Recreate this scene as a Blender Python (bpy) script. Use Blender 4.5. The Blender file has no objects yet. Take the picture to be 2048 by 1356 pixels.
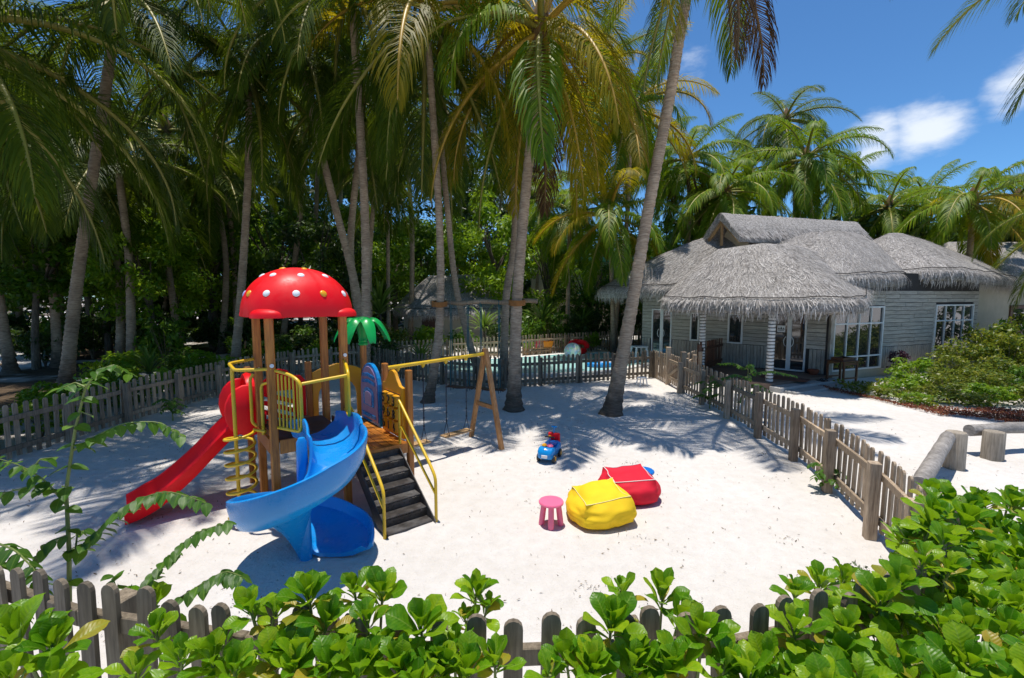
import bpy, bmesh, math, random
import numpy as np
from mathutils import Vector, Matrix, noise

sc = bpy.context.scene
C = sc.collection
R = math.radians
rng = random.Random(7)

# ------------------------------------------------------------------ camera, sky, sun, exposure
FPX, CAMH = 920.0, 2.7
PITCH = math.atan(85 / FPX)
cd = bpy.data.cameras.new('camera')
cd.sensor_width = 36.0
cd.lens = FPX / 2048 * 36
cd.clip_start, cd.clip_end = 0.05, 3000
cam = bpy.data.objects.new('camera', cd)
C.objects.link(cam)
cam.location = (0, 0, CAMH)
cam.rotation_euler = (R(90) - PITCH, 0, 0)
sc.camera = cam

SH = Vector((0.07, -0.035, -1.0)).normalized()          # direction the sunlight travels
SUN_EL = math.asin(-SH.z)
SUN_AZ = math.atan2(-SH.x, -SH.y)                      # compass angle from +Y towards +X
world = bpy.data.worlds.new('World')
sc.world = world
world.use_nodes = True
nt = world.node_tree
nt.nodes.clear()
wo = nt.nodes.new('ShaderNodeOutputWorld')
wb = nt.nodes.new('ShaderNodeBackground')
sky = nt.nodes.new('ShaderNodeTexSky')
sky.sky_type = 'NISHITA'
sky.sun_disc = False
sky.sun_elevation = SUN_EL
sky.sun_rotation = SUN_AZ
sky.air_density, sky.dust_density, sky.ozone_density = 0.85, 0.0, 6.0
wb.inputs['Strength'].default_value = 0.115
# clouds on the dome: noise by view direction, denser where the photograph has its big cumulus
tc = nt.nodes.new('ShaderNodeTexCoord')
def wn(t, **k):
    n = nt.nodes.new(t)
    for a, b in k.items(): setattr(n, a, b)
    return n
def mth(op, a, b=None, c=None):
    n = wn('ShaderNodeMath', operation=op)
    for i, v in enumerate((a, b, c)):
        if v is None: continue
        if isinstance(v, (int, float)): n.inputs[i].default_value = v
        else: nt.links.new(v, n.inputs[i])
    return n.outputs[0]
mp = wn('ShaderNodeMapping'); mp.inputs['Scale'].default_value = (1, 1, 2.2)
nt.links.new(tc.outputs['Generated'], mp.inputs['Vector'])
cn = wn('ShaderNodeTexNoise'); cn.inputs['Scale'].default_value = 9.0; cn.inputs['Detail'].default_value = 9; cn.inputs['Roughness'].default_value = 0.58
nt.links.new(mp.outputs['Vector'], cn.inputs['Vector'])
def spot(px, py, inner, outer):
    a, b = (px - 1024) / FPX, (678 - py) / FPX
    d = Vector((a, math.cos(PITCH) + b * math.sin(PITCH), -math.sin(PITCH) + b * math.cos(PITCH))).normalized()
    dp = wn('ShaderNodeVectorMath', operation='DISTANCE')
    nt.links.new(tc.outputs['Generated'], dp.inputs[0]); dp.inputs[1].default_value = d
    mr = wn('ShaderNodeMapRange', interpolation_type='SMOOTHSTEP')
    mr.inputs['From Min'].default_value = inner; mr.inputs['From Max'].default_value = outer
    mr.inputs['To Min'].default_value = 1; mr.inputs['To Max'].default_value = 0
    nt.links.new(dp.outputs['Value'], mr.inputs['Value'])
    return mr.outputs['Result']
s1 = spot(1845, 255, 0.0, 0.10)
s2 = spot(1760, 275, 0.0, 0.085)
s3 = spot(2040, 165, 0.0, 0.08)
s4 = spot(1385, 150, 0.0, 0.10)
s5 = spot(960, 390, 0.0, 0.16)
tot = mth('MAXIMUM', mth('MAXIMUM', s1, s2), mth('MAXIMUM', mth('MULTIPLY', s3, 0.8), mth('MAXIMUM', mth('MULTIPLY', s4, 0.5), mth('MULTIPLY', s5, 0.8))))
den = mth('ADD', mth('MULTIPLY', mth('SUBTRACT', cn.outputs['Fac'], 0.5), 1.5), tot)
cr = wn('ShaderNodeMapRange', interpolation_type='SMOOTHSTEP')
cr.inputs['From Min'].default_value = 0.38; cr.inputs['From Max'].default_value = 1.05
nt.links.new(den, cr.inputs['Value'])
cmix = wn('ShaderNodeMixRGB')
nt.links.new(mth('MULTIPLY', cr.outputs['Result'], 0.85), cmix.inputs['Fac'])
tint = wn('ShaderNodeMixRGB', blend_type='MULTIPLY'); tint.inputs['Fac'].default_value = 1.0
nt.links.new(sky.outputs['Color'], tint.inputs['Color1']); tint.inputs['Color2'].default_value = (0.50, 0.74, 0.86, 1)
nt.links.new(tint.outputs['Color'], cmix.inputs['Color1'])
cmix.inputs['Color2'].default_value = (5.4, 5.7, 6.1, 1)
nt.links.new(cmix.outputs['Color'], wb.inputs['Color'])
nt.links.new(wb.outputs['Background'], wo.inputs['Surface'])

sl = bpy.data.lights.new('sun', 'SUN')
sl.energy = 3.3
sl.angle = R(0.5)
sl.color = (1.0, 0.94, 0.86)
sun = bpy.data.objects.new('sun', sl)
C.objects.link(sun)
sun.rotation_euler = SH.to_track_quat('-Z', 'Y').to_euler()
sun.location = (0, 0, 40)

vs = sc.view_settings
vs.view_transform = 'Standard'
try: vs.look = 'None'
except Exception: pass
vs.exposure, vs.gamma = 0.68, 1.0
vs.use_curve_mapping = False
sc.cycles.use_denoising = True
try: sc.cycles.denoiser = 'OPENIMAGEDENOISE'
except Exception: pass
sc.cycles.max_bounces = 12
sc.cycles.diffuse_bounces = 8
sc.cycles.transmission_bounces = 8
sc.cycles.caustics_reflective = False
sc.cycles.caustics_refractive = False

# ------------------------------------------------------------------ helpers
cP, sP = math.cos(PITCH), math.sin(PITCH)
def ray(px, py):
    a, b = (px - 1024) / FPX, (678 - py) / FPX
    return a, cP + b * sP, -sP + b * cP
def G(px, py, z=0.0):
    a, y, zz = ray(px, py); t = (z - CAMH) / zz
    return Vector((a * t, y * t, z))
def P(px, py, d):
    a, y, zz = ray(px, py); t = d / y
    return Vector((a * t, d, CAMH + zz * t))

def gz(x, y):                                          # height of the sand
    t = min(1, max(0, (3.0 - y) / 1.0)); t = t * t * (3 - 2 * t)
    w = min(1, max(0, (3.4 - abs(x)) / 1.2)); w = w * w * (3 - 2 * w)
    return 0.34 * t * w

def tag(o, label=None, cat=None, group=None, kind=None):
    if label: o['label'] = label
    if cat: o['category'] = cat
    if group: o['group'] = group
    if kind: o['kind'] = kind
    return o
def thing(name, label, cat, loc=(0, 0, 0), rz=0.0, group=None):
    o = bpy.data.objects.new(name, None)
    C.objects.link(o)
    o.location = loc; o.rotation_euler = (0, 0, rz); o.empty_display_size = 0.1
    return tag(o, label, cat, group)
def link(name, me, parent=None, loc=None, rot=None, scale=None):
    o = bpy.data.objects.new(name, me)
    C.objects.link(o)
    if parent is not None: o.parent = parent
    if loc is not None: o.location = loc
    if rot is not None: o.rotation_euler = rot
    if scale is not None: o.scale = scale
    return o
def setmats(me, m):
    for x in (m if isinstance(m, (list, tuple)) else [m]): me.materials.append(x)
def np_mesh(name, V, Q=None, T=None, mat=None, smooth=False, mi=None):
    me = bpy.data.meshes.new(name)
    V = np.asarray(V, dtype=np.float32)
    me.vertices.add(len(V)); me.vertices.foreach_set('co', V.ravel())
    loops, starts, n = [], [], 0
    if Q is not None and len(Q):
        Q = np.asarray(Q, dtype=np.int32); loops.append(Q.ravel()); starts.append(np.arange(len(Q)) * 4); n = Q.size
    if T is not None and len(T):
        T = np.asarray(T, dtype=np.int32); loops.append(T.ravel()); starts.append(n + np.arange(len(T)) * 3)
    L = np.concatenate(loops).astype(np.int32); S = np.concatenate(starts).astype(np.int32)
    me.loops.add(len(L)); me.loops.foreach_set('vertex_index', L)
    me.polygons.add(len(S)); me.polygons.foreach_set('loop_start', S)
    if mi is not None: me.polygons.foreach_set('material_index', np.asarray(mi, dtype=np.int32))
    if smooth: me.polygons.foreach_set('use_smooth', np.ones(len(S), dtype=bool))
    me.update(calc_edges=True)
    if mat is not None: setmats(me, mat)
    return me

class MB:
    def __init__(s): s.v, s.f, s.m = [], [], []
    def add(s, vs, fs, mi=0):
        b = len(s.v); s.v += [tuple(v) for v in vs]
        for f in fs: s.f.append(tuple(i + b for i in f)); s.m.append(mi)
    def box(s, lo, hi, mi=0, M=None, ch=0.0):
        (x0, y0, z0), (x1, y1, z1) = lo, hi
        vs = [Vector(v) for v in ((x0,y0,z0),(x1,y0,z0),(x1,y1,z0),(x0,y1,z0),(x0,y0,z1),(x1,y0,z1),(x1,y1,z1),(x0,y1,z1))]
        if M is not None: vs = [M @ v for v in vs]
        s.add(vs, [(3,2,1,0),(4,5,6,7),(0,1,5,4),(1,2,6,5),(2,3,7,6),(3,0,4,7)], mi)
    def bar(s, a, b, w, h, mi=0, up=(0, 0, 1)):
        a, b = Vector(a), Vector(b); d = b - a; L = d.length; d.normalize()
        up = Vector(up)
        if abs(d.dot(up)) > 0.99: up = Vector((0, 1, 0))
        x = d.cross(up).normalized(); y = x.cross(d)
        M = Matrix((( x.x, d.x, y.x, a.x), (x.y, d.y, y.y, a.y), (x.z, d.z, y.z, a.z), (0, 0, 0, 1)))
        s.box((-w/2, 0, -h/2), (w/2, L, h/2), mi, M)
    def tube(s, pts, r, n=8, mi=0, caps=True, closed=False):
        pts = [Vector(p) for p in pts]; N = len(pts)
        rr = r if isinstance(r, (list, tuple)) else [r] * N
        up = None; rings = []
        for i, p in enumerate(pts):
            if closed: d = pts[(i + 1) % N] - pts[i - 1]
            else: d = pts[min(i + 1, N - 1)] - pts[max(i - 1, 0)]
            d.normalize()
            if up is None:
                up = Vector((0, 0, 1)) if abs(d.z) < 0.9 else Vector((1, 0, 0))
            x = d.cross(up); x.normalize(); up = x.cross(d); up.normalize()
            rings.append([p + (x * math.cos(k * 2 * math.pi / n) + up * math.sin(k * 2 * math.pi / n)) * rr[i] for k in range(n)])
        vs = [v for q in rings for v in q]; fs = []
        for i in range(N if closed else N - 1):
            j = (i + 1) % N
            for k in range(n): fs.append((i*n+k, i*n+(k+1)%n, j*n+(k+1)%n, j*n+k))
        if caps and not closed: fs += [tuple(range(n-1, -1, -1)), tuple(range((N-1)*n, N*n))]
        s.add(vs, fs, mi)
    def lathe(s, prof, n=20, c=(0, 0, 0), mi=0):
        vs, fs = [], []
        for (r, z) in prof:
            for k in range(n):
                a = 2 * math.pi * k / n; vs.append((c[0] + r*math.cos(a), c[1] + r*math.sin(a), c[2] + z))
        for i in range(len(prof) - 1):
            for k in range(n): fs.append((i*n+k, i*n+(k+1)%n, (i+1)*n+(k+1)%n, (i+1)*n+k))
        fs += [tuple(range(n-1, -1, -1)), tuple(range((len(prof)-1)*n, len(prof)*n))]
        s.add(vs, fs, mi)
    def loft(s, rows, closed=False, mi=0, caps=False):
        n = len(rows[0]); vs = [v for q in rows for v in q]; fs = []
        for i in range(len(rows) - 1):
            for k in range(n if closed else n - 1):
                fs.append((i*n+k, i*n+(k+1)%n, (i+1)*n+(k+1)%n, (i+1)*n+k))
        if caps: fs += [tuple(range(n-1, -1, -1)), tuple(range((len(rows)-1)*n, len(rows)*n))]
        s.add(vs, fs, mi)
    def prism(s, poly, t, M=None, mi=0):               # polygon in local XZ, thickness t along Y
        n = len(poly)
        vs = [Vector((x, -t/2, z)) for x, z in poly] + [Vector((x, t/2, z)) for x, z in poly]
        if M is not None: vs = [M @ v for v in vs]
        s.add(vs, [tuple(range(n)), tuple(range(2*n-1, n-1, -1))] + [(i, i+n, (i+1)%n+n, (i+1)%n) for i in range(n)], mi)
    def mesh(s, name, mat, smooth=None, bevel=0.0):
        me = bpy.data.meshes.new(name)
        me.from_pydata(s.v, [], s.f)
        setmats(me, mat)
        me.polygons.foreach_set('material_index', s.m)
        bm = bmesh.new(); bm.from_mesh(me)
        bmesh.ops.recalc_face_normals(bm, faces=bm.faces)
        if bevel:
            eds = [e for e in bm.edges if len(e.link_faces) == 2 and e.calc_face_angle(0) > 0.6]
            bmesh.ops.bevel(bm, geom=eds, offset=bevel, segments=1, affect='EDGES', clamp_overlap=True)
        bm.to_mesh(me); bm.free()
        if smooth is not None:
            me.polygons.foreach_set('use_smooth', [True] * len(me.polygons))
            me.set_sharp_from_angle(angle=R(smooth))
        me.update()
        return me
    def obj(s, name, mat, parent=None, smooth=None, bevel=0.0, **k):
        return link(name, s.mesh(name, mat, smooth, bevel), parent, **k)

# ------------------------------------------------------------------ materials
def mat_base(name):
    m = bpy.data.materials.new(name); m.use_nodes = True
    t = m.node_tree; b = t.nodes['Principled BSDF']
    return m, t, b
def lk(t, a, b): t.links.new(a, b)
def noise_node(t, vec, scale, detail=4, rough=0.55):
    n = t.nodes.new('ShaderNodeTexNoise'); n.inputs['Scale'].default_value = scale
    n.inputs['Detail'].default_value = detail; n.inputs['Roughness'].default_value = rough
    if vec is not None: lk(t, vec, n.inputs['Vector'])
    return n
def ramp(t, fac, stops):
    r = t.nodes.new('ShaderNodeValToRGB'); e = r.color_ramp.elements
    while len(e) < len(stops): e.new(0.5)
    for i, (p, c) in enumerate(stops): e[i].position = p; e[i].color = (*c, 1)
    lk(t, fac, r.inputs['Fac']); return r
def coords(t, scale=(1, 1, 1), kind='Object', rand=True):
    tcn = t.nodes.new('ShaderNodeTexCoord'); v = tcn.outputs[kind]
    if rand:
        oi = t.nodes.new('ShaderNodeObjectInfo'); mu = t.nodes.new('ShaderNodeMath'); mu.operation = 'MULTIPLY'; mu.inputs[1].default_value = 37.0
        lk(t, oi.outputs['Random'], mu.inputs[0])
        ad = t.nodes.new('ShaderNodeVectorMath'); ad.operation = 'ADD'; lk(t, v, ad.inputs[0]); lk(t, mu.outputs[0], ad.inputs[1]); v = ad.outputs[0]
    mpn = t.nodes.new('ShaderNodeMapping'); mpn.inputs['Scale'].default_value = scale
    lk(t, v, mpn.inputs['Vector']); return mpn.outputs[0]
def bump(t, b, h, strength=0.3, dist=0.02):
    n = t.nodes.new('ShaderNodeBump'); n.inputs['Strength'].default_value = strength; n.inputs['Distance'].default_value = dist
    lk(t, h, n.inputs['Height']); lk(t, n.outputs['Normal'], b.inputs['Normal'])
def m_wood(name, c0, c1, c2, scale=(14, 14, 1.1), rough=0.75, bs=0.35, rnd=0.25):
    m, t, b = mat_base(name); v = coords(t, scale)
    n = noise_node(t, v, 3.0, 6, 0.65)
    r = ramp(t, n.outputs['Fac'], [(0.28, c0), (0.5, c1), (0.74, c2)])
    v2 = coords(t, (1, 1, 1)); n2 = noise_node(t, v2, 2.3, 3)
    oi = t.nodes.new('ShaderNodeObjectInfo')
    mr = t.nodes.new('ShaderNodeMapRange'); mr.inputs['To Min'].default_value = 1 - rnd; mr.inputs['To Max'].default_value = 1 + rnd
    lk(t, oi.outputs['Random'], mr.inputs['Value'])
    mr2 = t.nodes.new('ShaderNodeMapRange'); mr2.inputs['From Min'].default_value = .3; mr2.inputs['From Max'].default_value = .7; mr2.inputs['To Min'].default_value = .75; mr2.inputs['To Max'].default_value = 1.2
    lk(t, n2.outputs['Fac'], mr2.inputs['Value'])
    mu = t.nodes.new('ShaderNodeMath'); mu.operation = 'MULTIPLY'; lk(t, mr.outputs[0], mu.inputs[0]); lk(t, mr2.outputs[0], mu.inputs[1])
    mx = t.nodes.new('ShaderNodeVectorMath'); mx.operation = 'SCALE'; lk(t, r.outputs['Color'], mx.inputs[0]); lk(t, mu.outputs[0], mx.inputs['Scale'])
    lk(t, mx.outputs[0], b.inputs['Base Color']); b.inputs['Roughness'].default_value = rough
    bump(t, b, n.outputs['Fac'], bs, 0.01); return m
def m_plain(name, col, rough=0.5, var=0.12, scale=6, spec=0.5, coat=0.0, bs=0.0, metal=0.0, bscale=60, worn=0.0):
    m, t, b = mat_base(name); v = coords(t); n = noise_node(t, v, scale, 5)
    r = ramp(t, n.outputs['Fac'], [(0.3, [c * (1 - var) for c in col]), (0.7, [min(1, c * (1 + var)) for c in col])])
    lk(t, r.outputs['Color'], b.inputs['Base Color'])
    b.inputs['Roughness'].default_value = rough; b.inputs['Specular IOR Level'].default_value = spec; b.inputs['Metallic'].default_value = metal
    if worn:                                            # chalky fading, scuffs and clinging dust
        na, nb = noise_node(t, v, 3.2, 6, 0.7), noise_node(t, coords(t, (1.0, 1.0, 6.0)), 9.0, 6, 0.75)
        ra = t.nodes.new('ShaderNodeMapRange'); ra.inputs['From Min'].default_value = .45; ra.inputs['From Max'].default_value = .75; lk(t, na.outputs['Fac'], ra.inputs['Value'])
        rb = t.nodes.new('ShaderNodeMapRange'); rb.inputs['From Min'].default_value = .60; rb.inputs['From Max'].default_value = .70; lk(t, nb.outputs['Fac'], rb.inputs['Value'])
        ad = t.nodes.new('ShaderNodeMath'); ad.operation = 'MULTIPLY_ADD'; ad.inputs[1].default_value = .6; ad.use_clamp = True; lk(t, rb.outputs[0], ad.inputs[0]); lk(t, ra.outputs[0], ad.inputs[2])
        sc_ = t.nodes.new('ShaderNodeMath'); sc_.operation = 'MULTIPLY'; sc_.inputs[1].default_value = worn; lk(t, ad.outputs[0], sc_.inputs[0])
        mxw = t.nodes.new('ShaderNodeMixRGB'); lk(t, sc_.outputs[0], mxw.inputs[0]); lk(t, r.outputs['Color'], mxw.inputs[1]); mxw.inputs[2].default_value = (*[.35 * c + .22 for c in col], 1); lk(t, mxw.outputs[0], b.inputs['Base Color'])
        rr_ = t.nodes.new('ShaderNodeMapRange'); rr_.inputs['To Min'].default_value = rough * .8; rr_.inputs['To Max'].default_value = min(.9, rough + .3); lk(t, ad.outputs[0], rr_.inputs['Value']); lk(t, rr_.outputs[0], b.inputs['Roughness'])
    if coat: b.inputs['Coat Weight'].default_value = coat; b.inputs['Coat Roughness'].default_value = 0.15
    if bs:
        n2 = noise_node(t, v, bscale, 4); bump(t, b, n2.outputs['Fac'], bs, 0.01)
    return m
def m_leaf(name, cols, trans=0.35, tcol=(0.25, 0.42, 0.03), rough=0.42, spec=0.4, island=True, nscale=2.0):
    m, t, b = mat_base(name)
    if island:
        ge = t.nodes.new('ShaderNodeNewGeometry'); rnd = ge.outputs['Random Per Island']
    else:
        rnd = t.nodes.new('ShaderNodeObjectInfo').outputs['Random']
    v = coords(t); n = noise_node(t, v, nscale, 3)
    ad = t.nodes.new('ShaderNodeMath'); ad.operation = 'MULTIPLY_ADD'; ad.inputs[1].default_value = 0.55
    lk(t, rnd, ad.inputs[0]); mu = t.nodes.new('ShaderNodeMath'); mu.operation = 'MULTIPLY'; mu.inputs[1].default_value = 0.5
    lk(t, n.outputs['Fac'], mu.inputs[0]); lk(t, mu.outputs[0], ad.inputs[2])
    k = len(cols); r = ramp(t, ad.outputs[0], [(0.12 + 0.76 * i / (k - 1), c) for i, c in enumerate(cols)])
    src = r.outputs['Color']
    if not island:                                      # pale midrib along the leaf and faint side veins
        tcl = t.nodes.new('ShaderNodeTexCoord'); sxl = t.nodes.new('ShaderNodeSeparateXYZ'); lk(t, tcl.outputs['Object'], sxl.inputs[0])
        ab = t.nodes.new('ShaderNodeMath'); ab.operation = 'ABSOLUTE'; lk(t, sxl.outputs['Y'], ab.inputs[0])
        mr1 = t.nodes.new('ShaderNodeMapRange'); mr1.inputs['From Min'].default_value = .006; mr1.inputs['From Max'].default_value = .022; mr1.inputs['To Min'].default_value = .55; mr1.inputs['To Max'].default_value = 0; lk(t, ab.outputs[0], mr1.inputs['Value'])
        vs1 = t.nodes.new('ShaderNodeMath'); vs1.operation = 'MULTIPLY_ADD'; vs1.inputs[1].default_value = -.8; lk(t, ab.outputs[0], vs1.inputs[0]); lk(t, sxl.outputs['X'], vs1.inputs[2])
        vs2 = t.nodes.new('ShaderNodeMath'); vs2.operation = 'MULTIPLY'; vs2.inputs[1].default_value = 75.0; lk(t, vs1.outputs[0], vs2.inputs[0])
        vs3 = t.nodes.new('ShaderNodeMath'); vs3.operation = 'SINE'; lk(t, vs2.outputs[0], vs3.inputs[0])
        mr2 = t.nodes.new('ShaderNodeMapRange'); mr2.inputs['From Min'].default_value = .7; mr2.inputs['From Max'].default_value = 1; mr2.inputs['To Max'].default_value = .16; lk(t, vs3.outputs[0], mr2.inputs['Value'])
        mxa = t.nodes.new('ShaderNodeMath'); mxa.operation = 'MAXIMUM'; lk(t, mr1.outputs[0], mxa.inputs[0]); lk(t, mr2.outputs[0], mxa.inputs[1])
        mxl = t.nodes.new('ShaderNodeMixRGB'); lk(t, mxa.outputs[0], mxl.inputs[0]); lk(t, src, mxl.inputs[1]); mxl.inputs[2].default_value = (.24, .36, .06, 1); src = mxl.outputs[0]
        bump(t, b, vs3.outputs[0], .12, .01)
    lk(t, src, b.inputs['Base Color']); b.inputs['Roughness'].default_value = rough; b.inputs['Specular IOR Level'].default_value = spec
    tr = t.nodes.new('ShaderNodeBsdfTranslucent')
    tm = t.nodes.new('ShaderNodeMixRGB'); tm.inputs['Fac'].default_value = 0.5; lk(t, r.outputs['Color'], tm.inputs['Color1']); tm.inputs['Color2'].default_value = (*tcol, 1)
    lk(t, tm.outputs['Color'], tr.inputs['Color'])
    ms = t.nodes.new('ShaderNodeMixShader'); ms.inputs['Fac'].default_value = trans
    lk(t, b.outputs[0], ms.inputs[1]); lk(t, tr.outputs[0], ms.inputs[2]); lk(t, ms.outputs[0], t.nodes['Material Output'].inputs['Surface'])
    return m

M = {}
# sand with fine relief, faint tan patches and dark specks
m, t, b = mat_base('sand')
v = coords(t, rand=False)
n1 = noise_node(t, v, 0.5, 5); n2 = noise_node(t, v, 7, 6, 0.6); n3 = noise_node(t, v, 34, 5, 0.7); n4 = noise_node(t, v, 70, 2, 0.5)
r1 = ramp(t, n1.outputs['Fac'], [(0.3, (0.63, 0.595, 0.55)), (0.7, (0.70, 0.672, 0.64))])
r2 = ramp(t, n2.outputs['Fac'], [(0.25, (0.90, 0.89, 0.875)), (0.6, (1.0, 1.0, 1.0))])
r4 = ramp(t, n4.outputs['Fac'], [(0.235, (0.42, 0.34, 0.25)), (0.275, (1, 1, 1))])
x1 = t.nodes.new('ShaderNodeMixRGB'); x1.blend_type = 'MULTIPLY'; x1.inputs['Fac'].default_value = 1; lk(t, r1.outputs[0], x1.inputs[1]); lk(t, r2.outputs[0], x1.inputs[2])
x2 = t.nodes.new('ShaderNodeMixRGB'); x2.blend_type = 'MULTIPLY'; x2.inputs['Fac'].default_value = 1; lk(t, x1.outputs[0], x2.inputs[1]); lk(t, r4.outputs[0], x2.inputs[2])
# grove shade painted in brown on sand west of the fence, paths left open
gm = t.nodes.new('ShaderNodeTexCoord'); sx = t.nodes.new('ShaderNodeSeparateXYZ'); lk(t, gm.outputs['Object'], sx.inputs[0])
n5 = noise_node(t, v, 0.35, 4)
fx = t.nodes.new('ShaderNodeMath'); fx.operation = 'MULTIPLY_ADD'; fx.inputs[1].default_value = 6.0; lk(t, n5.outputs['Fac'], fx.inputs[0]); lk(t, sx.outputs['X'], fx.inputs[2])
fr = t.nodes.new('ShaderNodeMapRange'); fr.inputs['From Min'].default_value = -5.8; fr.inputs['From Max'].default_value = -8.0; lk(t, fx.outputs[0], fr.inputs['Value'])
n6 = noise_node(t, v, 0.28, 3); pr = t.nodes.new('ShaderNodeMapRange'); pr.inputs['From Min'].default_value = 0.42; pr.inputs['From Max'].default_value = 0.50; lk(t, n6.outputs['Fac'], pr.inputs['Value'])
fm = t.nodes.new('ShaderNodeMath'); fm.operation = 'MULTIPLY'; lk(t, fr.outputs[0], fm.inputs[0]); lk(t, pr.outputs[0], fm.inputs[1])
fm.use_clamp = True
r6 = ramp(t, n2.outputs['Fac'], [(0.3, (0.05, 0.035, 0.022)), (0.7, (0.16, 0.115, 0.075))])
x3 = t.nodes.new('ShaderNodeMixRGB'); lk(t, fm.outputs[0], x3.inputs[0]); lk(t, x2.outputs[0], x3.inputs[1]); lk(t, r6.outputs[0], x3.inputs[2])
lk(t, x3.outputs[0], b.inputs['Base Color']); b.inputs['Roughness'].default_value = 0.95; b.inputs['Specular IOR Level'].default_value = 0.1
a1 = t.nodes.new('ShaderNodeMath'); a1.operation = 'MULTIPLY_ADD'; a1.inputs[1].default_value = 0.35; lk(t, n3.outputs['Fac'], a1.inputs[0]); lk(t, n2.outputs['Fac'], a1.inputs[2])
bump(t, b, a1.outputs[0], 0.8, 0.06)
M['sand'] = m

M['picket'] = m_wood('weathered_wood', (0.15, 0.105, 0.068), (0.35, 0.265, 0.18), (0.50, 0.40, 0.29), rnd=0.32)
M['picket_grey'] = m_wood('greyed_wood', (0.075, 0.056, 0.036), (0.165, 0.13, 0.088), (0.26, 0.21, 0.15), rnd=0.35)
M['picket_tan'] = m_wood('tan_wood', (0.20, 0.13, 0.072), (0.38, 0.27, 0.165), (0.52, 0.40, 0.26), rnd=0.3)
M['post_wood'] = m_wood('varnished_wood', (0.22, 0.062, 0.008), (0.42, 0.145, 0.018), (0.52, 0.21, 0.032), (16, 16, 1.3), 0.38, 0.12, 0.08)
M['deck_wood'] = m_wood('orange_deck_wood', (0.40, 0.125, 0.015), (0.55, 0.20, 0.025), (0.62, 0.26, 0.045), (14, 1.2, 14), 0.38, 0.1, 0.06)
M['raw_wood'] = m_wood('raw_wood', (0.30, 0.17, 0.07), (0.42, 0.26, 0.12), (0.52, 0.36, 0.2), (12, 12, 1.2), 0.6, 0.15, 0.05)
M['dark_wood'] = m_wood('dark_wood', (0.05, 0.018, 0.008), (0.10, 0.036, 0.016), (0.15, 0.06, 0.028), (12, 12, 1.2), 0.5, 0.15)
M['log_wood'] = m_wood('log_wood', (0.13, 0.115, 0.10), (0.24, 0.22, 0.20), (0.36, 0.33, 0.30), (5, 5, 9), 0.85, 0.5, 0.1)
M['stub_wood'] = m_wood('stub_wood', (0.16, 0.135, 0.10), (0.27, 0.23, 0.18), (0.37, 0.32, 0.26), (12, 12, 1.0), 0.9, 0.5, 0.08)
M['plank'] = m_wood('limewashed_plank', (0.17, 0.155, 0.13), (0.41, 0.385, 0.33), (0.54, 0.515, 0.45), (1.4, 14, 16), 0.85, 0.4, 0.10)
M['plank_v'] = m_wood('limewashed_board', (0.15, 0.135, 0.11), (0.37, 0.345, 0.295), (0.50, 0.475, 0.41), (16, 14, 1.4), 0.85, 0.4, 0.10)
M['trunk'] = m_wood('palm_bark', (0.16, 0.105, 0.066), (0.38, 0.275, 0.185), (0.56, 0.44, 0.315), (2.2, 2.2, 15), 0.9, 1.0, 0.12)
def foot_stain(m):                                     # blackened foot of the palms, ragged upper edge
    t = m.node_tree; b = t.nodes['Principled BSDF']; src = b.inputs['Base Color'].links[0].from_socket
    tcn = t.nodes.new('ShaderNodeTexCoord'); sp_ = t.nodes.new('ShaderNodeSeparateXYZ'); lk(t, tcn.outputs['Object'], sp_.inputs[0]); n = noise_node(t, tcn.outputs['Object'], 6, 4)
    a = t.nodes.new('ShaderNodeMath'); a.operation = 'MULTIPLY_ADD'; a.inputs[1].default_value = -1.1; lk(t, n.outputs['Fac'], a.inputs[0]); lk(t, sp_.outputs['Z'], a.inputs[2])
    r_ = t.nodes.new('ShaderNodeMapRange'); r_.inputs['From Min'].default_value = -.25; r_.inputs['From Max'].default_value = .45; r_.inputs['To Min'].default_value = .28; lk(t, a.outputs[0], r_.inputs['Value'])
    x = t.nodes.new('ShaderNodeVectorMath'); x.operation = 'SCALE'; lk(t, src, x.inputs[0]); lk(t, r_.outputs[0], x.inputs['Scale']); lk(t, x.outputs[0], b.inputs['Base Color'])
foot_stain(M['trunk'])
M['bark'] = m_wood('tree_bark', (0.05, 0.04, 0.03), (0.12, 0.095, 0.07), (0.2, 0.17, 0.13), (8, 8, 2.5), 0.9, 0.8, 0.2)
M['gap'] = m_plain('dark_gap', (0.035, 0.032, 0.03), 0.95)
M['red'] = m_plain('red_plastic', (0.82, 0.004, 0.010), 0.50, 0.04, 3, 0.28, worn=.04)
M['blue'] = m_plain('blue_plastic', (0.004, 0.245, 0.64), 0.27, 0.05, 3, worn=.14)
M['navy'] = m_plain('deep_blue_plastic', (0.004, 0.15, 0.55), 0.32, 0.05, 3)
M['yellow'] = m_plain('yellow_paint', (0.72, 0.46, 0.012), 0.38, 0.06, 5, worn=.2)
M['amber'] = m_plain('amber_plastic', (0.80, 0.37, 0.010), 0.36, 0.05, 3, worn=.14)
M['orange'] = m_plain('orange_plastic', (0.82, 0.28, 0.012), 0.4, 0.05, 3)
M['green'] = m_plain('green_plastic', (0.005, 0.36, 0.07), 0.34, 0.08, 4)
M['white_plastic'] = m_plain('white_plastic', (0.80, 0.80, 0.80), 0.4, 0.03)
M['purple_plastic'] = m_plain('purple_plastic', (0.36, 0.25, 0.42), 0.35, 0.12, 5, worn=.3)
M['lilac'] = m_plain('lilac_plastic', (0.45, 0.40, 0.72), 0.4, 0.05)
M['rubber'] = m_plain('black_rubber', (0.032, 0.027, 0.024), 0.62, 0.5, 14, 0.5, bs=0.4, worn=.45)
M['black'] = m_plain('black_plastic', (0.014, 0.014, 0.015), 0.45, 0.2)
M['steel'] = m_plain('galvanised_steel', (0.5, 0.5, 0.5), 0.4, 0.1, metal=1.0)
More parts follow.
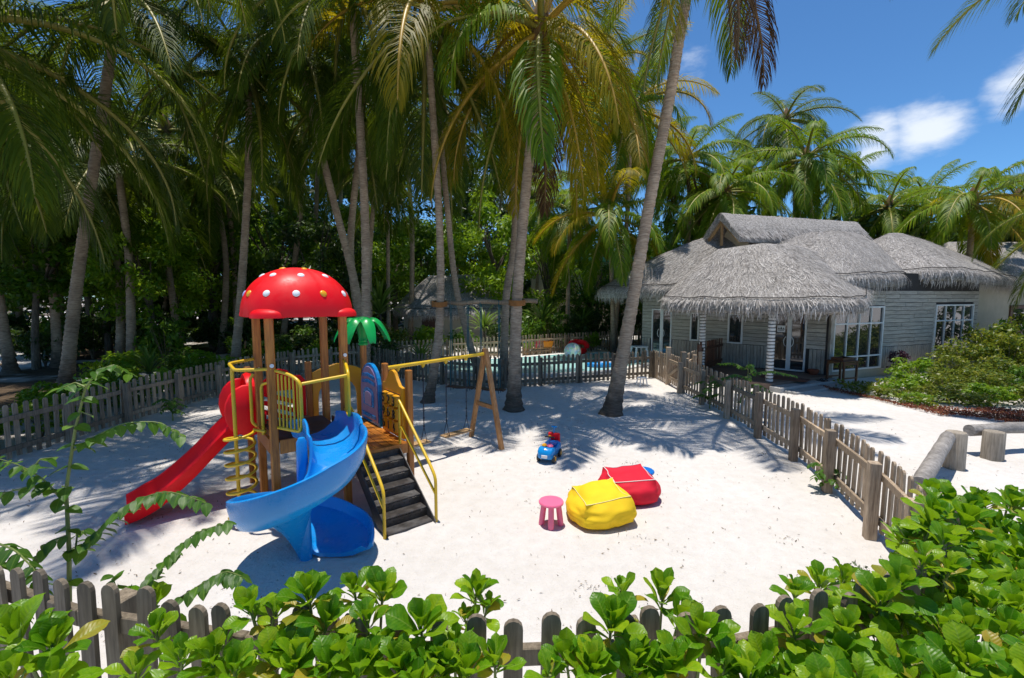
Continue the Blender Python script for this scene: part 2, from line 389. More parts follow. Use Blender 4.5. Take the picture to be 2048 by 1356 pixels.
M['pink'] = m_plain('pink_plastic', (0.82, 0.15, 0.28), 0.42, 0.04)
M['bag_yellow'] = m_plain('yellow_canvas', (0.84, 0.56, 0.016), 0.8, 0.05, 5, 0.3, bs=0.25, bscale=90)
M['bag_red'] = m_plain('red_canvas', (0.62, 0.010, 0.032), 0.75, 0.06, 5, 0.3, bs=0.25, bscale=90)
M['piping'] = m_plain('white_piping', (0.78, 0.74, 0.70), 0.7)
M['piping_gold'] = m_plain('cream_piping', (0.82, 0.70, 0.28), 0.7)
M['rope'] = m_plain('dark_rope', (0.018, 0.022, 0.035), 0.8)
M['teal_rope'] = m_plain('teal_rope', (0.012, 0.11, 0.13), 0.8)
M['white_frame'] = m_plain('white_frame_paint', (0.70, 0.71, 0.70), 0.45, 0.04)
M['cream'] = m_plain('cream_render', (0.42, 0.385, 0.30), 0.9, 0.08, 3, bs=0.3)
M['pale_wall'] = m_plain('pale_render', (0.60, 0.50, 0.38), 0.9, 0.06, 2)
M['stone'] = m_plain('grey_step_stone', (0.36, 0.355, 0.34), 0.85, 0.18, 7, bs=0.4)
M['porch'] = m_plain('brown_porch_tiles', (0.17, 0.115, 0.085), 0.6, 0.2, 5)
M['mat'] = m_plain('door_mat', (0.13, 0.05, 0.028), 0.95, 0.25, 40)
M['paving'] = m_plain('pool_paving', (0.50, 0.46, 0.40), 0.85, 0.12, 4, bs=0.25)
M['coping'] = m_plain('pool_coping', (0.70, 0.70, 0.66), 0.7, 0.06, 4)
M['tile'] = m_plain('pool_tile', (0.28, 0.62, 0.60), 0.3, 0.1, 9)
M['pot'] = m_plain('terracotta', (0.20, 0.055, 0.025), 0.8, 0.15)
M['teal'] = m_plain('turquoise_roof', (0.06, 0.50, 0.47), 0.6, 0.15)
M['dirt_leaf'] = m_leaf('dry_leaf_litter', [(0.10, 0.03, 0.02), (0.24, 0.075, 0.045), (0.30, 0.17, 0.08)], 0.1, (0.3, 0.1, 0.05), 0.8, 0.1)
M['litter'] = m_leaf('sand_debris', [(0.06, 0.045, 0.03), (0.2, 0.15, 0.10), (0.36, 0.29, 0.2)], 0.0, (0.1, 0.1, 0.1), 0.9, 0.1)
M['husk'] = m_plain('palm_fibre', (0.16, 0.09, 0.035), 0.9, 0.3, 12)

def m_glass(name, tint=(0.02, 0.025, 0.025)):          # window glass over a dark room
    m, t, b = mat_base(name); b.inputs['Base Color'].default_value = (*tint, 1); b.inputs['Roughness'].default_value = 0.03
    b.inputs['Specular IOR Level'].default_value = 0.9; b.inputs['IOR'].default_value = 1.7
    return m
M['glass'] = m_glass('window_glass')
m, t, b = mat_base('pool_water')
v = coords(t, rand=False); n = noise_node(t, v, 3.5, 4); r = ramp(t, n.outputs['Fac'], [(0.3, (0.33, 0.64, 0.60)), (0.7, (0.50, 0.78, 0.74))])
lk(t, r.outputs[0], b.inputs['Base Color']); b.inputs['Roughness'].default_value = 0.06; b.inputs['IOR'].default_value = 1.33
n2 = noise_node(t, v, 6, 3); bump(t, b, n2.outputs['Fac'], 0.12, 0.05); M['water'] = m
# thatch: grey straw, streaked along each strand
m, t, b = mat_base('thatch')
v = coords(t, rand=False); n = noise_node(t, v, 16, 5, 0.7); n2 = noise_node(t, v, 0.9, 3)
r = ramp(t, n.outputs['Fac'], [(0.3, (0.10, 0.093, 0.086)), (0.55, (0.34, 0.32, 0.30)), (0.75, (0.60, 0.57, 0.54))])
mr = t.nodes.new('ShaderNodeMapRange'); mr.inputs['To Min'].default_value = 0.65; mr.inputs['To Max'].default_value = 1.25; lk(t, n2.outputs['Fac'], mr.inputs['Value'])
mx = t.nodes.new('ShaderNodeVectorMath'); mx.operation = 'SCALE'; lk(t, r.outputs['Color'], mx.inputs[0]); lk(t, mr.outputs[0], mx.inputs['Scale'])
lk(t, mx.outputs[0], b.inputs['Base Color']); b.inputs['Roughness'].default_value = 0.9; bump(t, b, n.outputs['Fac'], 0.8, 0.05); M['thatch'] = m
M['straw'] = m_leaf('straw', [(0.07, 0.062, 0.056), (0.27, 0.25, 0.232), (0.52, 0.49, 0.465), (0.74, 0.71, 0.68)], 0.06, (0.3, 0.26, 0.2), 0.7, 0.25)

GR = [(0.018, 0.062, 0.004), (0.044, 0.120, 0.005), (0.090, 0.185, 0.008), (0.155, 0.25, 0.010)]
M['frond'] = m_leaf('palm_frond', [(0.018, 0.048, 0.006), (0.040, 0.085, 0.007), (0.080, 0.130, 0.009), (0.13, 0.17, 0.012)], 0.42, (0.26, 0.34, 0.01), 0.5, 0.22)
M['frond_gold'] = m_leaf('backlit_gold_frond', [(0.085, 0.105, 0.007), (0.17, 0.165, 0.008), (0.27, 0.225, 0.010), (0.38, 0.25, 0.012)], 0.52, (0.72, 0.56, 0.01), 0.5, 0.2)  # yellow of fronds lit from behind, put into the leaf colour
M['frond_light'] = m_leaf('sunny_palm_frond', [(0.036, 0.100, 0.006), (0.085, 0.180, 0.008), (0.16, 0.25, 0.010), (0.28, 0.31, 0.013)], 0.40, (0.36, 0.48, 0.01), 0.48, 0.25)  # lit copy of the frond: sunshine on the back palms painted into its greens
M['frond_dry'] = m_leaf('dry_palm_frond', [(0.045, 0.026, 0.016), (0.10, 0.055, 0.026), (0.17, 0.10, 0.045)], 0.15, (0.3, 0.16, 0.05), 0.8, 0.1)
M['rachis'] = m_plain('frond_midrib', (0.24, 0.22, 0.035), 0.5, 0.2, 3)
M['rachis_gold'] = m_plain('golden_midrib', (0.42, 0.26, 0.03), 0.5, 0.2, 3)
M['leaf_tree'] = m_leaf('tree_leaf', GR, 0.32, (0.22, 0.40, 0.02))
M['leaf_bright'] = m_leaf('bright_leaf', [(0.040, 0.115, 0.006), (0.10, 0.22, 0.008), (0.18, 0.31, 0.012), (0.28, 0.38, 0.018)], 0.42, (0.46, 0.66, 0.02))  # greens raised to imitate sunlight on the fence shrubs and back trees
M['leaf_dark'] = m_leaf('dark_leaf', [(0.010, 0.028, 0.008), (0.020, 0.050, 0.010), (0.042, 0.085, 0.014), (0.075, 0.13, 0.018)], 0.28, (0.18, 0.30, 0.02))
M['leaf_mixed'] = m_leaf('mixed_shrub_leaf', [(0.026, 0.065, 0.006), (0.070, 0.125, 0.008), (0.15, 0.20, 0.012), (0.30, 0.26, 0.02)], 0.32, (0.36, 0.40, 0.03))
M['leaf_purple'] = m_leaf('purple_leaf', [(0.02, 0.008, 0.014), (0.05, 0.016, 0.03), (0.09, 0.03, 0.05)], 0.2, (0.2, 0.03, 0.08))
M['naupaka'] = m_leaf('broad_glossy_leaf', [(0.020, 0.105, 0.003), (0.050, 0.175, 0.004), (0.110, 0.255, 0.005), (0.20, 0.34, 0.008), (0.32, 0.43, 0.012)], 0.40, (0.42, 0.70, 0.008), 0.36, 0.3, island=False, nscale=9)
M['naupaka_old'] = m_leaf('yellowing_broad_leaf', [(0.16, 0.20, 0.015), (0.30, 0.27, 0.02), (0.42, 0.30, 0.03)], 0.4, (0.6, 0.5, 0.03), 0.4, 0.4, island=False, nscale=9)
M['vine'] = m_leaf('pointed_leaf', [(0.020, 0.075, 0.010), (0.035, 0.11, 0.012), (0.06, 0.15, 0.016)], 0.38, (0.28, 0.52, 0.03), 0.42, 0.4, island=False, nscale=12)
M['stem'] = m_plain('green_stem', (0.16, 0.20, 0.05), 0.6, 0.2)
M['stem_brown'] = m_plain('woody_stem', (0.15, 0.11, 0.07), 0.8, 0.25)
# ------------------------------------------------------------------ ground
def axis(fine, step, outer):
    a = list(np.arange(fine[0], fine[1] + 1e-6, step))
    return np.array(sorted([-o for o in outer if -o < fine[0]]) + a + sorted([o for o in outer if o > fine[1]]))
xs = axis((-13, 13), 0.11, (15, 18, 23, 30, 45, 80, 160, 400))
ys = axis((-1, 18), 0.11, (5, 20, 23, 27, 33, 45, 80, 160, 400))
XX, YY = np.meshgrid(xs, ys)
ZZ = np.zeros_like(XX)
for j in range(len(ys)):
    for i in range(len(xs)):
        x, y = XX[j, i], YY[j, i]
        if -13 < x < 13 and -1 < y < 18:
            z = noise.noise((x * .55, y * .55, 0)) * .022 + noise.noise((x * 1.9, y * 1.9, 3)) * .016
            d = noise.noise((x * 4.6, y * 4.6, 7)); z += -abs(d) * .022
            ZZ[j, i] = gz(x, y) + z * min(1, max(0, (13 - abs(x)) / 2))
nx = len(xs); idx = np.arange(len(ys) * nx).reshape(len(ys), nx)
Q = np.stack([idx[:-1, :-1], idx[:-1, 1:], idx[1:, 1:], idx[1:, :-1]], -1).reshape(-1, 4)
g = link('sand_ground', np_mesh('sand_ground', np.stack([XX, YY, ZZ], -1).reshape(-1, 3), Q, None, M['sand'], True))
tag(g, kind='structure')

# ------------------------------------------------------------------ fences
def picket_mesh(name, w, h, t, mat):
    mb = MB(); p = [(-w/2, 0), (w/2, 0), (w/2, h - w/2)]
    for k in range(1, 6): a = math.pi * k / 6; p.append((w/2 * math.cos(a), h - w/2 + w/2 * math.sin(a)))
    p.append((-w/2, h - w/2)); mb.prism(p, t); return mb.mesh(name, mat, bevel=0.0)
def resample(pts, step):
    out, carry = [], 0.0
    for a, b in zip(pts[:-1], pts[1:]):
        a, b = Vector(a), Vector(b); d = b - a; L = d.length; s = carry
        while s < L: out.append((a + d * (s / L), d / L)); s += step
        carry = s - L
    return out
def fence(label, pts, mat, h=0.95, side=1, spacing=0.157, w=0.076, posts=None, base=0.03, zf=lambda x, y: 0.0, post_h=None, ph=0.11, skip=None, rails=(0.2, 0.74), group=None, jit=0.012, start=0.0):
    """side: +1 pickets stand to the left of the running direction"""
    pts = [Vector((p[0], p[1])) for p in pts]
    root = thing('picket_fence', label, 'fence', (pts[0].x, pts[0].y, zf(pts[0].x, pts[0].y)), 0, group)
    o = root.location
    pm = [picket_mesh('picket', w, h - base + dz, 0.022, mat) for dz in (-.012, 0, .01)]
    for p, d in resample([(q.x, q.y) for q in pts], spacing):
        n = Vector((-d.y, d.x)) * side
        q = p + n * 0.033
        c = link('picket', pm[rng.randrange(3)], root, (q.x - o.x, q.y - o.y, zf(p.x, p.y) + base - o.z + rng.uniform(-jit, jit)),
                 (rng.uniform(-.022, .022), rng.uniform(-.03, .03), math.atan2(d.y, d.x) + rng.uniform(-.03, .03)))
    pp = posts if posts is not None else pts
    post_h = post_h or h * 0.93
    mbp = MB(); mbp.box((-ph/2, -ph/2, -.15), (ph/2, ph/2, post_h)); pme = mbp.mesh('post', mat, bevel=.008)
    for i, p in enumerate(pp):
        p = Vector((p[0], p[1])); a = Vector(pp[max(i-1, 0)][:2]); b_ = Vector(pp[min(i+1, len(pp)-1)][:2]); d = (b_ - a).normalized(); n = Vector((-d.y, d.x)) * side
        q = p - n * (0.046 + ph / 2 - .001)
        link('post', pme, root, (q.x - o.x, q.y - o.y, zf(p.x, p.y) - o.z), (0, 0, math.atan2(d.y, d.x)))
    for a, b_ in zip(pts[:-1], pts[1:]):
        d = (b_ - a).normalized(); n = Vector((-d.y, d.x)) * side
        for rz_ in rails:
            mb = MB(); za, zb = zf(a.x, a.y) + rz_ * h, zf(b_.x, b_.y) + rz_ * h
            mb.bar((a.x - o.x, a.y - o.y, za - o.z), (b_.x - o.x, b_.y - o.y, zb - o.z), 0.042, 0.085)
            mb.obj('rail', mat, root, bevel=.005)
    return root
right_pts = [(4.80, 12.73), (4.88, 11.4), (4.86, 10.0), (4.83, 8.65), (4.74, 7.37), (4.48, 6.16), (4.11, 4.91), (3.72, 3.95), (3.2, 3.2)]
fence('weathered picket fence on the right, running from the gate to the near corner', right_pts, M['picket'], 0.94, 1, group='picket fences')
near_pts = [(-4.6, 3.6), (-3.7, 2.85), (-2.95, 2.4), (-2.11, 2.12), (-1.2, 1.95), (-.1, 1.87), (1.0, 1.93), (1.55, 2.06), (2.05, 2.25), (2.55, 2.6), (3.0, 3.0)]
near_z = lambda x, y: 0.34
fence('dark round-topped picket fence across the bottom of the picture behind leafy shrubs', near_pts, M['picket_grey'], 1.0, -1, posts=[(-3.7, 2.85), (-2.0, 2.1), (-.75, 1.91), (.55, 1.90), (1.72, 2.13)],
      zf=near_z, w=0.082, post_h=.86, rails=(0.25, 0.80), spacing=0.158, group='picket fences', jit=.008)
left_pts = [(-8.3, 5.2), (-8.3, 7.0), (-8.25, 8.3), (-8.25, 9.6), (-8.1, 10.9), (-7.95, 12.2), (-7.75, 13.5), (-7.3, 15.0), (-6.4, 16.0), (-5.2, 16.7)]
fence('weathered picket fence on the left in front of the shady grove', left_pts, M['picket'], 0.94, 1, group='picket fences')
poolf_pts = [(-5.2, 16.6), (-4.3, 15.6), (-3.3, 14.7), (-2.2, 13.95), (-1.05, 13.5), (-.28, 13.33), (.9, 13.75), (2.1, 14.2), (3.3, 14.6), (4.7, 15.1)]
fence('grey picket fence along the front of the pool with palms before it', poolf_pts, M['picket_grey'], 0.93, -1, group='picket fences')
poolb_pts = [(-6.2, 16.9), (-5.1, 17.9), (-2.6, 19.0), (0.0, 20.3), (2.5, 22.0), (4.9, 23.1), (6.6, 24.1), (9.0, 25.0)]
fence('tan picket fence at the back of the pool under green shrubs', poolb_pts, M['picket_tan'], 0.95, 1, spacing=.165, group='picket fences')
fence('short picket fence between the pool fence corner and the gate', [(4.77, 15.15), (4.79, 14.08)], M['picket'], 0.94, -1, posts=[(4.78, 15.1)], group='picket fences')
fence('brown picket railing on the porch beside the thatched house', [(6.15, 15.0), (6.95, 15.9), (7.72, 16.78)], M['dark_wood'], 1.0, 1, posts=[(6.15, 15.0)], zf=lambda x, y: .2, group='picket fences')
fence('weathered picket fence between the gate and the thatched house', [(4.95, 13.2), (5.5, 14.0), (6.0, 14.8)], M['picket'], 1.0, 1, group='picket fences')
# gate: two tall posts, pickets, rails and a diagonal brace
gt = thing('picket_gate', 'closed picket gate with a diagonal brace between two tall square posts', 'gate', (4.80, 14.0, 0), R(-90))
mb = MB(); mb.box((-.065, -.065, -.1), (.065, .065, 1.16)); pme = mb.mesh('gate_post', M['picket'], bevel=.008)
link('gate_post', pme, gt, (0, 0, 0)); link('gate_post', pme, gt, (1.22, 0, 0))
gp = picket_mesh('picket', .076, .9, .022, M['picket'])
for k in range(7): link('picket', gp, gt, (.15 + k * .153, .04, .06 + rng.uniform(-.01, .01)), (0, rng.uniform(-.015, .015), 0))
for z in (.24, .76):
    mb = MB(); mb.bar((.07, 0, z), (1.15, 0, z), .04, .085); mb.obj('rail', M['picket'], gt, bevel=.005)
mb = MB(); mb.bar((.1, -.03, .27), (1.12, -.03, .74), .022, .08); mb.obj('brace', M['picket'], gt, bevel=.004)

# ------------------------------------------------------------------ palms
def frond_mesh(e0, droop, seed, n=104, twist=0.0, lean=1.0, gaps=0.0, wid0=.0040):
    r = np.random.RandomState(seed)
    K = 26; s = np.linspace(0, 1, K)
    e = np.maximum(e0 - droop * s ** 1.25, -1.52)
    ds = 1.0 / (K - 1)
    x = np.concatenate([[0], np.cumsum(np.cos((e[:-1] + e[1:]) / 2) * ds)]); z = np.concatenate([[0], np.cumsum(np.sin((e[:-1] + e[1:]) / 2) * ds)])
    ysw = 0.05 * r.uniform(-1, 1) * s ** 2
    V, Qs, Ts, mQ, mT = [], [], [], [], []
    for i in range(K):                                  # midrib, flattened
        rad = 0.0135 * (1 - s[i]) ** .8 + .0022
        T = np.array([math.cos(e[i]), 0, math.sin(e[i])]); N = np.array([-math.sin(e[i]), 0, math.cos(e[i])])
        for a in range(4):
            V.append(np.array([x[i], ysw[i], z[i]]) + (np.array([0, 1, 0]) * math.cos(a * math.pi / 2) * 1.3 + N * math.sin(a * math.pi / 2)) * rad)
    for i in range(K - 1):
        for a in range(4): Qs.append((i*4+a, i*4+(a+1) % 4, (i+1)*4+(a+1) % 4, (i+1)*4+a)); mQ.append(1)
    for sd in (-1, 1):
        for i in range(n):
            u = .15 + .85 * (i + r.uniform(-.2, .2)) / (n - 1); u = min(.999, max(.12, u))
            if r.rand() < gaps: continue
            f = u * (K - 1); k = min(int(f), K - 2); w = f - k
            p = np.array([x[k]*(1-w)+x[k+1]*w, ysw[k]*(1-w)+ysw[k+1]*w, z[k]*(1-w)+z[k+1]*w]); ee = e[k]*(1-w)+e[k+1]*w
            T = np.array([math.cos(ee), 0, math.sin(ee)]); N = np.array([-math.sin(ee), 0, math.cos(ee)])
            q = (u - .12) / .88
            L = .275 * (math.sin(math.pi * min(1, .16 + .80 * q)) ** .7) * r.uniform(.86, 1.1)
            fw = .45 + .75 * q
            d = T * fw + np.array([0, sd, 0]) * (1.0 - .45 * q) + N * r.uniform(.05, .4); d /= np.linalg.norm(d)
            gph = (.5 + .6 * r.rand()) * lean
            W = wid0 * (1 - .35 * q) * r.uniform(.85, 1.15)
            c = p.copy(); b0 = len(V); seg = [.34, .33, .33]; wid = [.55, 1.0, .72]
            for j in range(3):
                sv = np.cross(d, N); nn = np.linalg.norm(sv); sv = sv / nn if nn > 1e-6 else np.array([0, 1, 0])
                ww = W * wid[j]
                V.append(c + sv * ww); V.append(c - sv * ww)
                c = c + d * L * seg[j]
                d = d + np.array([0, 0, -gph]); d /= np.linalg.norm(d)
            V.append(c)
            Qs += [(b0, b0+1, b0+3, b0+2), (b0+2, b0+3, b0+5, b0+4)]; mQ += [0, 0]
            Ts.append((b0+4, b0+5, b0+6)); mT.append(0)
    return np_mesh('frond', V, Qs, Ts, None, True, mQ + mT)
ELEV = [1.30, 1.05, .80, .55, .30, .05, -.25, -.6, -1.0]
BASES = []
for i, e in enumerate(ELEV):
    for sdn in range(2):
        BASES.append((e, frond_mesh(e, (0.75, 1.0, 1.25, 1.45, 1.5, 1.4, 1.15, .8, .45)[i] * (.9 + .25 * sdn), 10 * i + sdn, lean=.8 + .45 * sdn, gaps=.08 + .08 * sdn)))
FR = {}
WIDE = [(e, frond_mesh(e, (0.75, 1.0, 1.25, 1.45, 1.5, 1.4, 1.15, .8, .45)[i] * (.95 + .25 * q), 200 + 10 * i + q, n=84, lean=.9 + .45 * q, gaps=.05, wid0=.0062)) for i, e in enumerate(ELEV) for q in range(2)]
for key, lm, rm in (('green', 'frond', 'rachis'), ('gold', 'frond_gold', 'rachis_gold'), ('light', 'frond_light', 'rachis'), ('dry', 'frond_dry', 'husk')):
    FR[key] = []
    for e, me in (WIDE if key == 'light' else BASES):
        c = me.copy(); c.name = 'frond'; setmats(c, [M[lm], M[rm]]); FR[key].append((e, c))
def pick(key, e):
    best = sorted(FR[key], key=lambda q: abs(q[0] - e))[:2]
    return best[rng.randrange(2)][1]

def trunk_mesh(base, path, r0, r1, seed, mat):
    """path: list of points base->crown (root at base); ringed bark"""
    r = random.Random(seed); pts = [Vector(p) for p in path]
    L = sum((b_ - a).length for a, b_ in zip(pts[:-1], pts[1:]))
    n = int(L / .06); rows = []; NS = 12
    def at(t):                                          # Catmull-Rom
        f = t * (len(pts) - 1); k = min(int(f), len(pts) - 2); w = f - k
        p0, p1, p2, p3 = pts[max(k-1, 0)], pts[k], pts[k+1], pts[min(k+2, len(pts)-1)]
        return .5 * ((2*p1) + (p2-p0)*w + (2*p0-5*p1+4*p2-p3)*w*w + (3*p1-p0-3*p2+p3)*w**3)
    for i in range(n + 1):
        t = i / n; p = at(t); d = (at(min(1, t + .01)) - at(max(0, t - .01))).normalized()
        xa = d.cross(Vector((0, 1, 0))).normalized(); ya = d.cross(xa).normalized()
        rad = .90 * (r0 + (r1 - r0) * t ** .8)
        rad += r0 * 1.0 * math.exp(-(t * L) / .32) + r0 * .25 * math.exp(-(t * L) / 1.1)
        rad *= (1.055, 1.02, .945)[i % 3] * (1 + r.uniform(-.02, .02))
        rows.append([p + (xa * math.cos(a) + ya * math.sin(a)) * rad * (1 + .05 * noise.noise((math.cos(a) * 1.5, math.sin(a) * 1.5 + seed, i * .12)) + (.16 * math.exp(-(t*L)/.25) * noise.noise((math.cos(a) * 3, math.sin(a) * 3, seed)))) for a in [2 * math.pi * k / NS for k in range(NS)]])
    mb = MB(); mb.loft(rows, closed=True); return mb.mesh('trunk', mat, smooth=80)

def palm(label, base, via, crown, r0=.15, L=4.4, n=24, seed=1, key='green', group=None, elo=-.9, ehi=1.35, mix=None, az0=None, dry=0, cat='palm tree', azr=None):
    r = random.Random(seed)
    base = Vector((base[0], base[1], 0)); root = thing('palm_tree', label, cat, base, 0, group)
    path = [Vector((0, 0, -.1))] + [Vector(q) - base for q in via] + [Vector(crown) - base]
    if len(path) == 2: path.insert(1, path[0].lerp(path[1], .5) + Vector((r.uniform(-.4, .4), r.uniform(-.3, .3), 0)))
    link('trunk', trunk_mesh(base, path, r0, r0 * .68, seed, M['trunk']), root)
    c = path[-1]; a = az0 if az0 is not None else r.uniform(0, 6.28)
    for i in range(n):
        t = (i + .5) / n
        e = ehi + (elo - ehi) * t ** .9
        az = a + i * 2.39996 + r.uniform(-.2, .2)
        k = key
        if mix and r.random() < mix[1]: k = mix[0]
        if i >= n - dry: k = 'dry'; e = -1.0
        sc_ = L * r.uniform(.88, 1.1) * (.8 if i < 3 else 1)
        off = Vector((math.cos(az), math.sin(az), 0)) * .1 + Vector((0, 0, .25 - .5 * t))
        link('frond', pick(k, e), root, c + off, (r.uniform(-.12, .12), 0, az), (sc_,) * 3)
    mb = MB(); mb.lathe([(r0*.7, -.7), (r0*1.25, -.2), (r0*1.5, .15), (r0*.9, .5), (.02, .8)], 8); mb.obj('crown_shaft', M['husk'], root, smooth=60, loc=c)
    return root

Gxy = lambda px, py: tuple(G(px, py))[:2]
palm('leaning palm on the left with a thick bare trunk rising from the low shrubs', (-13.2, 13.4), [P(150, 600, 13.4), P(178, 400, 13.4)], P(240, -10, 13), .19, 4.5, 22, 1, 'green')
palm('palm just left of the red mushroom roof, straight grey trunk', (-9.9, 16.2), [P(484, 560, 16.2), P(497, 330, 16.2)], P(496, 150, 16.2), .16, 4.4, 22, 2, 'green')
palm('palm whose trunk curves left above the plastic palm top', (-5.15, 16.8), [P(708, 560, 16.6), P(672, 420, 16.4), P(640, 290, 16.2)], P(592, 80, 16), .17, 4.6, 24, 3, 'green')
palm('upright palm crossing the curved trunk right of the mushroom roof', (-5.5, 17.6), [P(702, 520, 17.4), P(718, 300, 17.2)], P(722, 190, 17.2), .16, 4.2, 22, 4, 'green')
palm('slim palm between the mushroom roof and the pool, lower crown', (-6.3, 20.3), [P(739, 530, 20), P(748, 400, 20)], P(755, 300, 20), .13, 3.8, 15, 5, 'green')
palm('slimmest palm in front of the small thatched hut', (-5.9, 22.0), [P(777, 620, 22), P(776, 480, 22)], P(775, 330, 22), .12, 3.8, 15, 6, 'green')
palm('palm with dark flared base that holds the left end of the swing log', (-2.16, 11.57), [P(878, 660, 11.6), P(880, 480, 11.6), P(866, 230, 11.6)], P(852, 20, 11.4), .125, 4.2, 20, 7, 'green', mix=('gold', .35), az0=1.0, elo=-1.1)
palm('leaning palm rising behind the pool fence next to the swing log', (-1.1, 15.6), [P(915, 590, 15.4), P(893, 400, 15.2)], P(875, 190, 15), .13, 3.8, 14, 8, 'green')
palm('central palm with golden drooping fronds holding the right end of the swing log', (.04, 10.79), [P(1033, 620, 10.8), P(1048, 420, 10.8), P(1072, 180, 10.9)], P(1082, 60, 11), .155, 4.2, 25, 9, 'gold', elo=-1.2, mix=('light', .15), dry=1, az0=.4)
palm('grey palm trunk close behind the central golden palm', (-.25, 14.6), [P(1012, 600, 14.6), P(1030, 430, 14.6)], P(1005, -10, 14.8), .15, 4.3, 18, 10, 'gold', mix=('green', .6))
palm('tall bare leaning palm on the sand before the house, its crown out of the picture', (2.28, 10.41), [P(1262, 620, 10.4), P(1300, 400, 10.4), P(1340, 190, 10.4), P(1372, 0, 10.4)], P(1415, -190, 10.4), .165, 4.0, 15, 11, 'green', elo=-1.05, mix=('dry', .08), dry=1)
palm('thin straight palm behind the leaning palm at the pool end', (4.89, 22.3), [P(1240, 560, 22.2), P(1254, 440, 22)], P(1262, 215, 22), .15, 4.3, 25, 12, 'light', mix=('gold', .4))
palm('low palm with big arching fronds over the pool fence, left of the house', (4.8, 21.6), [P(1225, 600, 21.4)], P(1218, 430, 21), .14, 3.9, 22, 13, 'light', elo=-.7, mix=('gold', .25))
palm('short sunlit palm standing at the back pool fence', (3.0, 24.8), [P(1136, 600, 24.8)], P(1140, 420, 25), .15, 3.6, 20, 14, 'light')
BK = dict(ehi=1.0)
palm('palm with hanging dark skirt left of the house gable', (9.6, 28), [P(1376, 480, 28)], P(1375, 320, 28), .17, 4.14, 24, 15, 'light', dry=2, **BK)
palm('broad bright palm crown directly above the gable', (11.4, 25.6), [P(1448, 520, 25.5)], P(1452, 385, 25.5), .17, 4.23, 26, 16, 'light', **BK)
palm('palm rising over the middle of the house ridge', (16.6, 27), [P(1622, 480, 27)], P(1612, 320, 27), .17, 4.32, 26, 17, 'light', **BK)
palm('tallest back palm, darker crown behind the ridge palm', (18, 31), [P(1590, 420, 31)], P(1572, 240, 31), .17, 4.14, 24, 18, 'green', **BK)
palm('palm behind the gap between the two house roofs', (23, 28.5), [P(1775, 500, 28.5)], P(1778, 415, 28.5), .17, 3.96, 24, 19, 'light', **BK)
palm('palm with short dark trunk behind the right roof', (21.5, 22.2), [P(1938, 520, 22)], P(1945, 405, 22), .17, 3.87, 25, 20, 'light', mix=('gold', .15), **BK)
palm('palm at the right edge behind the farthest thatched roof', (31, 28), [P(2040, 500, 28)], P(2035, 400, 28), .17, 4.14, 22, 21, 'green', **BK)
palm('palm mostly beyond the right edge, fronds hanging beside the last roof', (20.4, 16), [P(2230, 560, 16)], P(2225, 415, 16), .17, 4.0, 22, 22, 'green', elo=-1.0)
palm('palm out of the picture at top right, only dark frond tips showing', (12.4, 10), [P(2290, 300, 9.6)], P(2430, -190, 9), .17, 4.0, 22, 23, 'green')
palm('near palm beyond the left edge, long dark fronds sweeping into the top left', (-12.2, 9.6), [(-11.9, 9.5, 2.5), (-11.5, 9.3, 5.4)], (-11.0, 9.0, 7.8), .18, 5.6, 26, 24, 'green', elo=-.75, az0=.3, dry=0)
palm('palm leaning in from beyond the left edge, its high crown shading the left sand', (-11.6, 7.4), [(-10.2, 7.6, 4.5), (-8.0, 8.0, 8.8)], (-6.3, 8.2, 11.6), .17, 4.5, 23, 28, 'green')
palm('palm above the picture between the mushroom roof and the swing log, only hanging fronds show', (-4.4, 13.6), [(-4.2, 13.4, 5)], P(700, -60, 13), .16, 4.5, 18, 25, 'green')
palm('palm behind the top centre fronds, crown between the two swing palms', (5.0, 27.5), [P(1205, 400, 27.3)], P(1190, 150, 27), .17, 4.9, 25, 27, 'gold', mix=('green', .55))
ORD = 'first second third fourth fifth sixth seventh eighth ninth tenth eleventh twelfth thirteenth fourteenth fifteenth sixteenth seventeenth eighteenth nineteenth twentieth twenty-first twenty-second twenty-third twenty-fourth twenty-fifth twenty-sixth twenty-seventh twenty-eighth twenty-ninth thirtieth'.split()
GL = 'palms deep in the left grove'
grove = [(18, 700, 16, -8, 250), (115, 722, 17.5, 40, 330), (240, 722, 18, 178, 330), (262, 726, 17, 232, 310), (362, 706, 21, 330, 260), (443, 700, 22, 420, 330), (474, 660, 24, 440, 300),
         (560, 690, 23, 610, 220), (650, 700, 27, 640, 260), (30, 690, 26, 60, 200), (170, 690, 30, 120, 240), (320, 690, 31, 380, 220), (820, 690, 26, 800, 200), (545, 660, 33, 520, 220), (700, 680, 30, 690, 150), (-60, 720, 15, -140, 60), (900, 660, 31, 920, 260)]
GRANK = {k: i for i, k in enumerate(sorted(range(len(grove)), key=lambda q: grove[q][0]))}
for k, (bx, by, d, cx, cy) in enumerate(grove):
    b_ = P(bx, by, d); c = P(cx, cy, d)
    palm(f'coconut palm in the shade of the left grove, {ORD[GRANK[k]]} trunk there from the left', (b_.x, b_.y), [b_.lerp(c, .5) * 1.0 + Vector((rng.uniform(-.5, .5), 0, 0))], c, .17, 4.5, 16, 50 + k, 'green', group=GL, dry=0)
GB = 'palms far behind the house and pool'
for k, (cx, cy, d) in enumerate([(1095, 400, 34), (1300, 300, 36), (1500, 340, 36), (1680, 370, 35), (1850, 400, 38), (1010, 330, 38), (1400, 420, 33)]):
    c = P(cx, cy, d)
    palm(f'coconut palm far behind the house and pool, {ORD[sorted([1095, 1300, 1500, 1680, 1850, 1010, 1400]).index(cx)]} of those from the left', (c.x + rng.uniform(-1, 1), d), [], c, .16, 4.5, 20, 80 + k, 'light', group=GB)

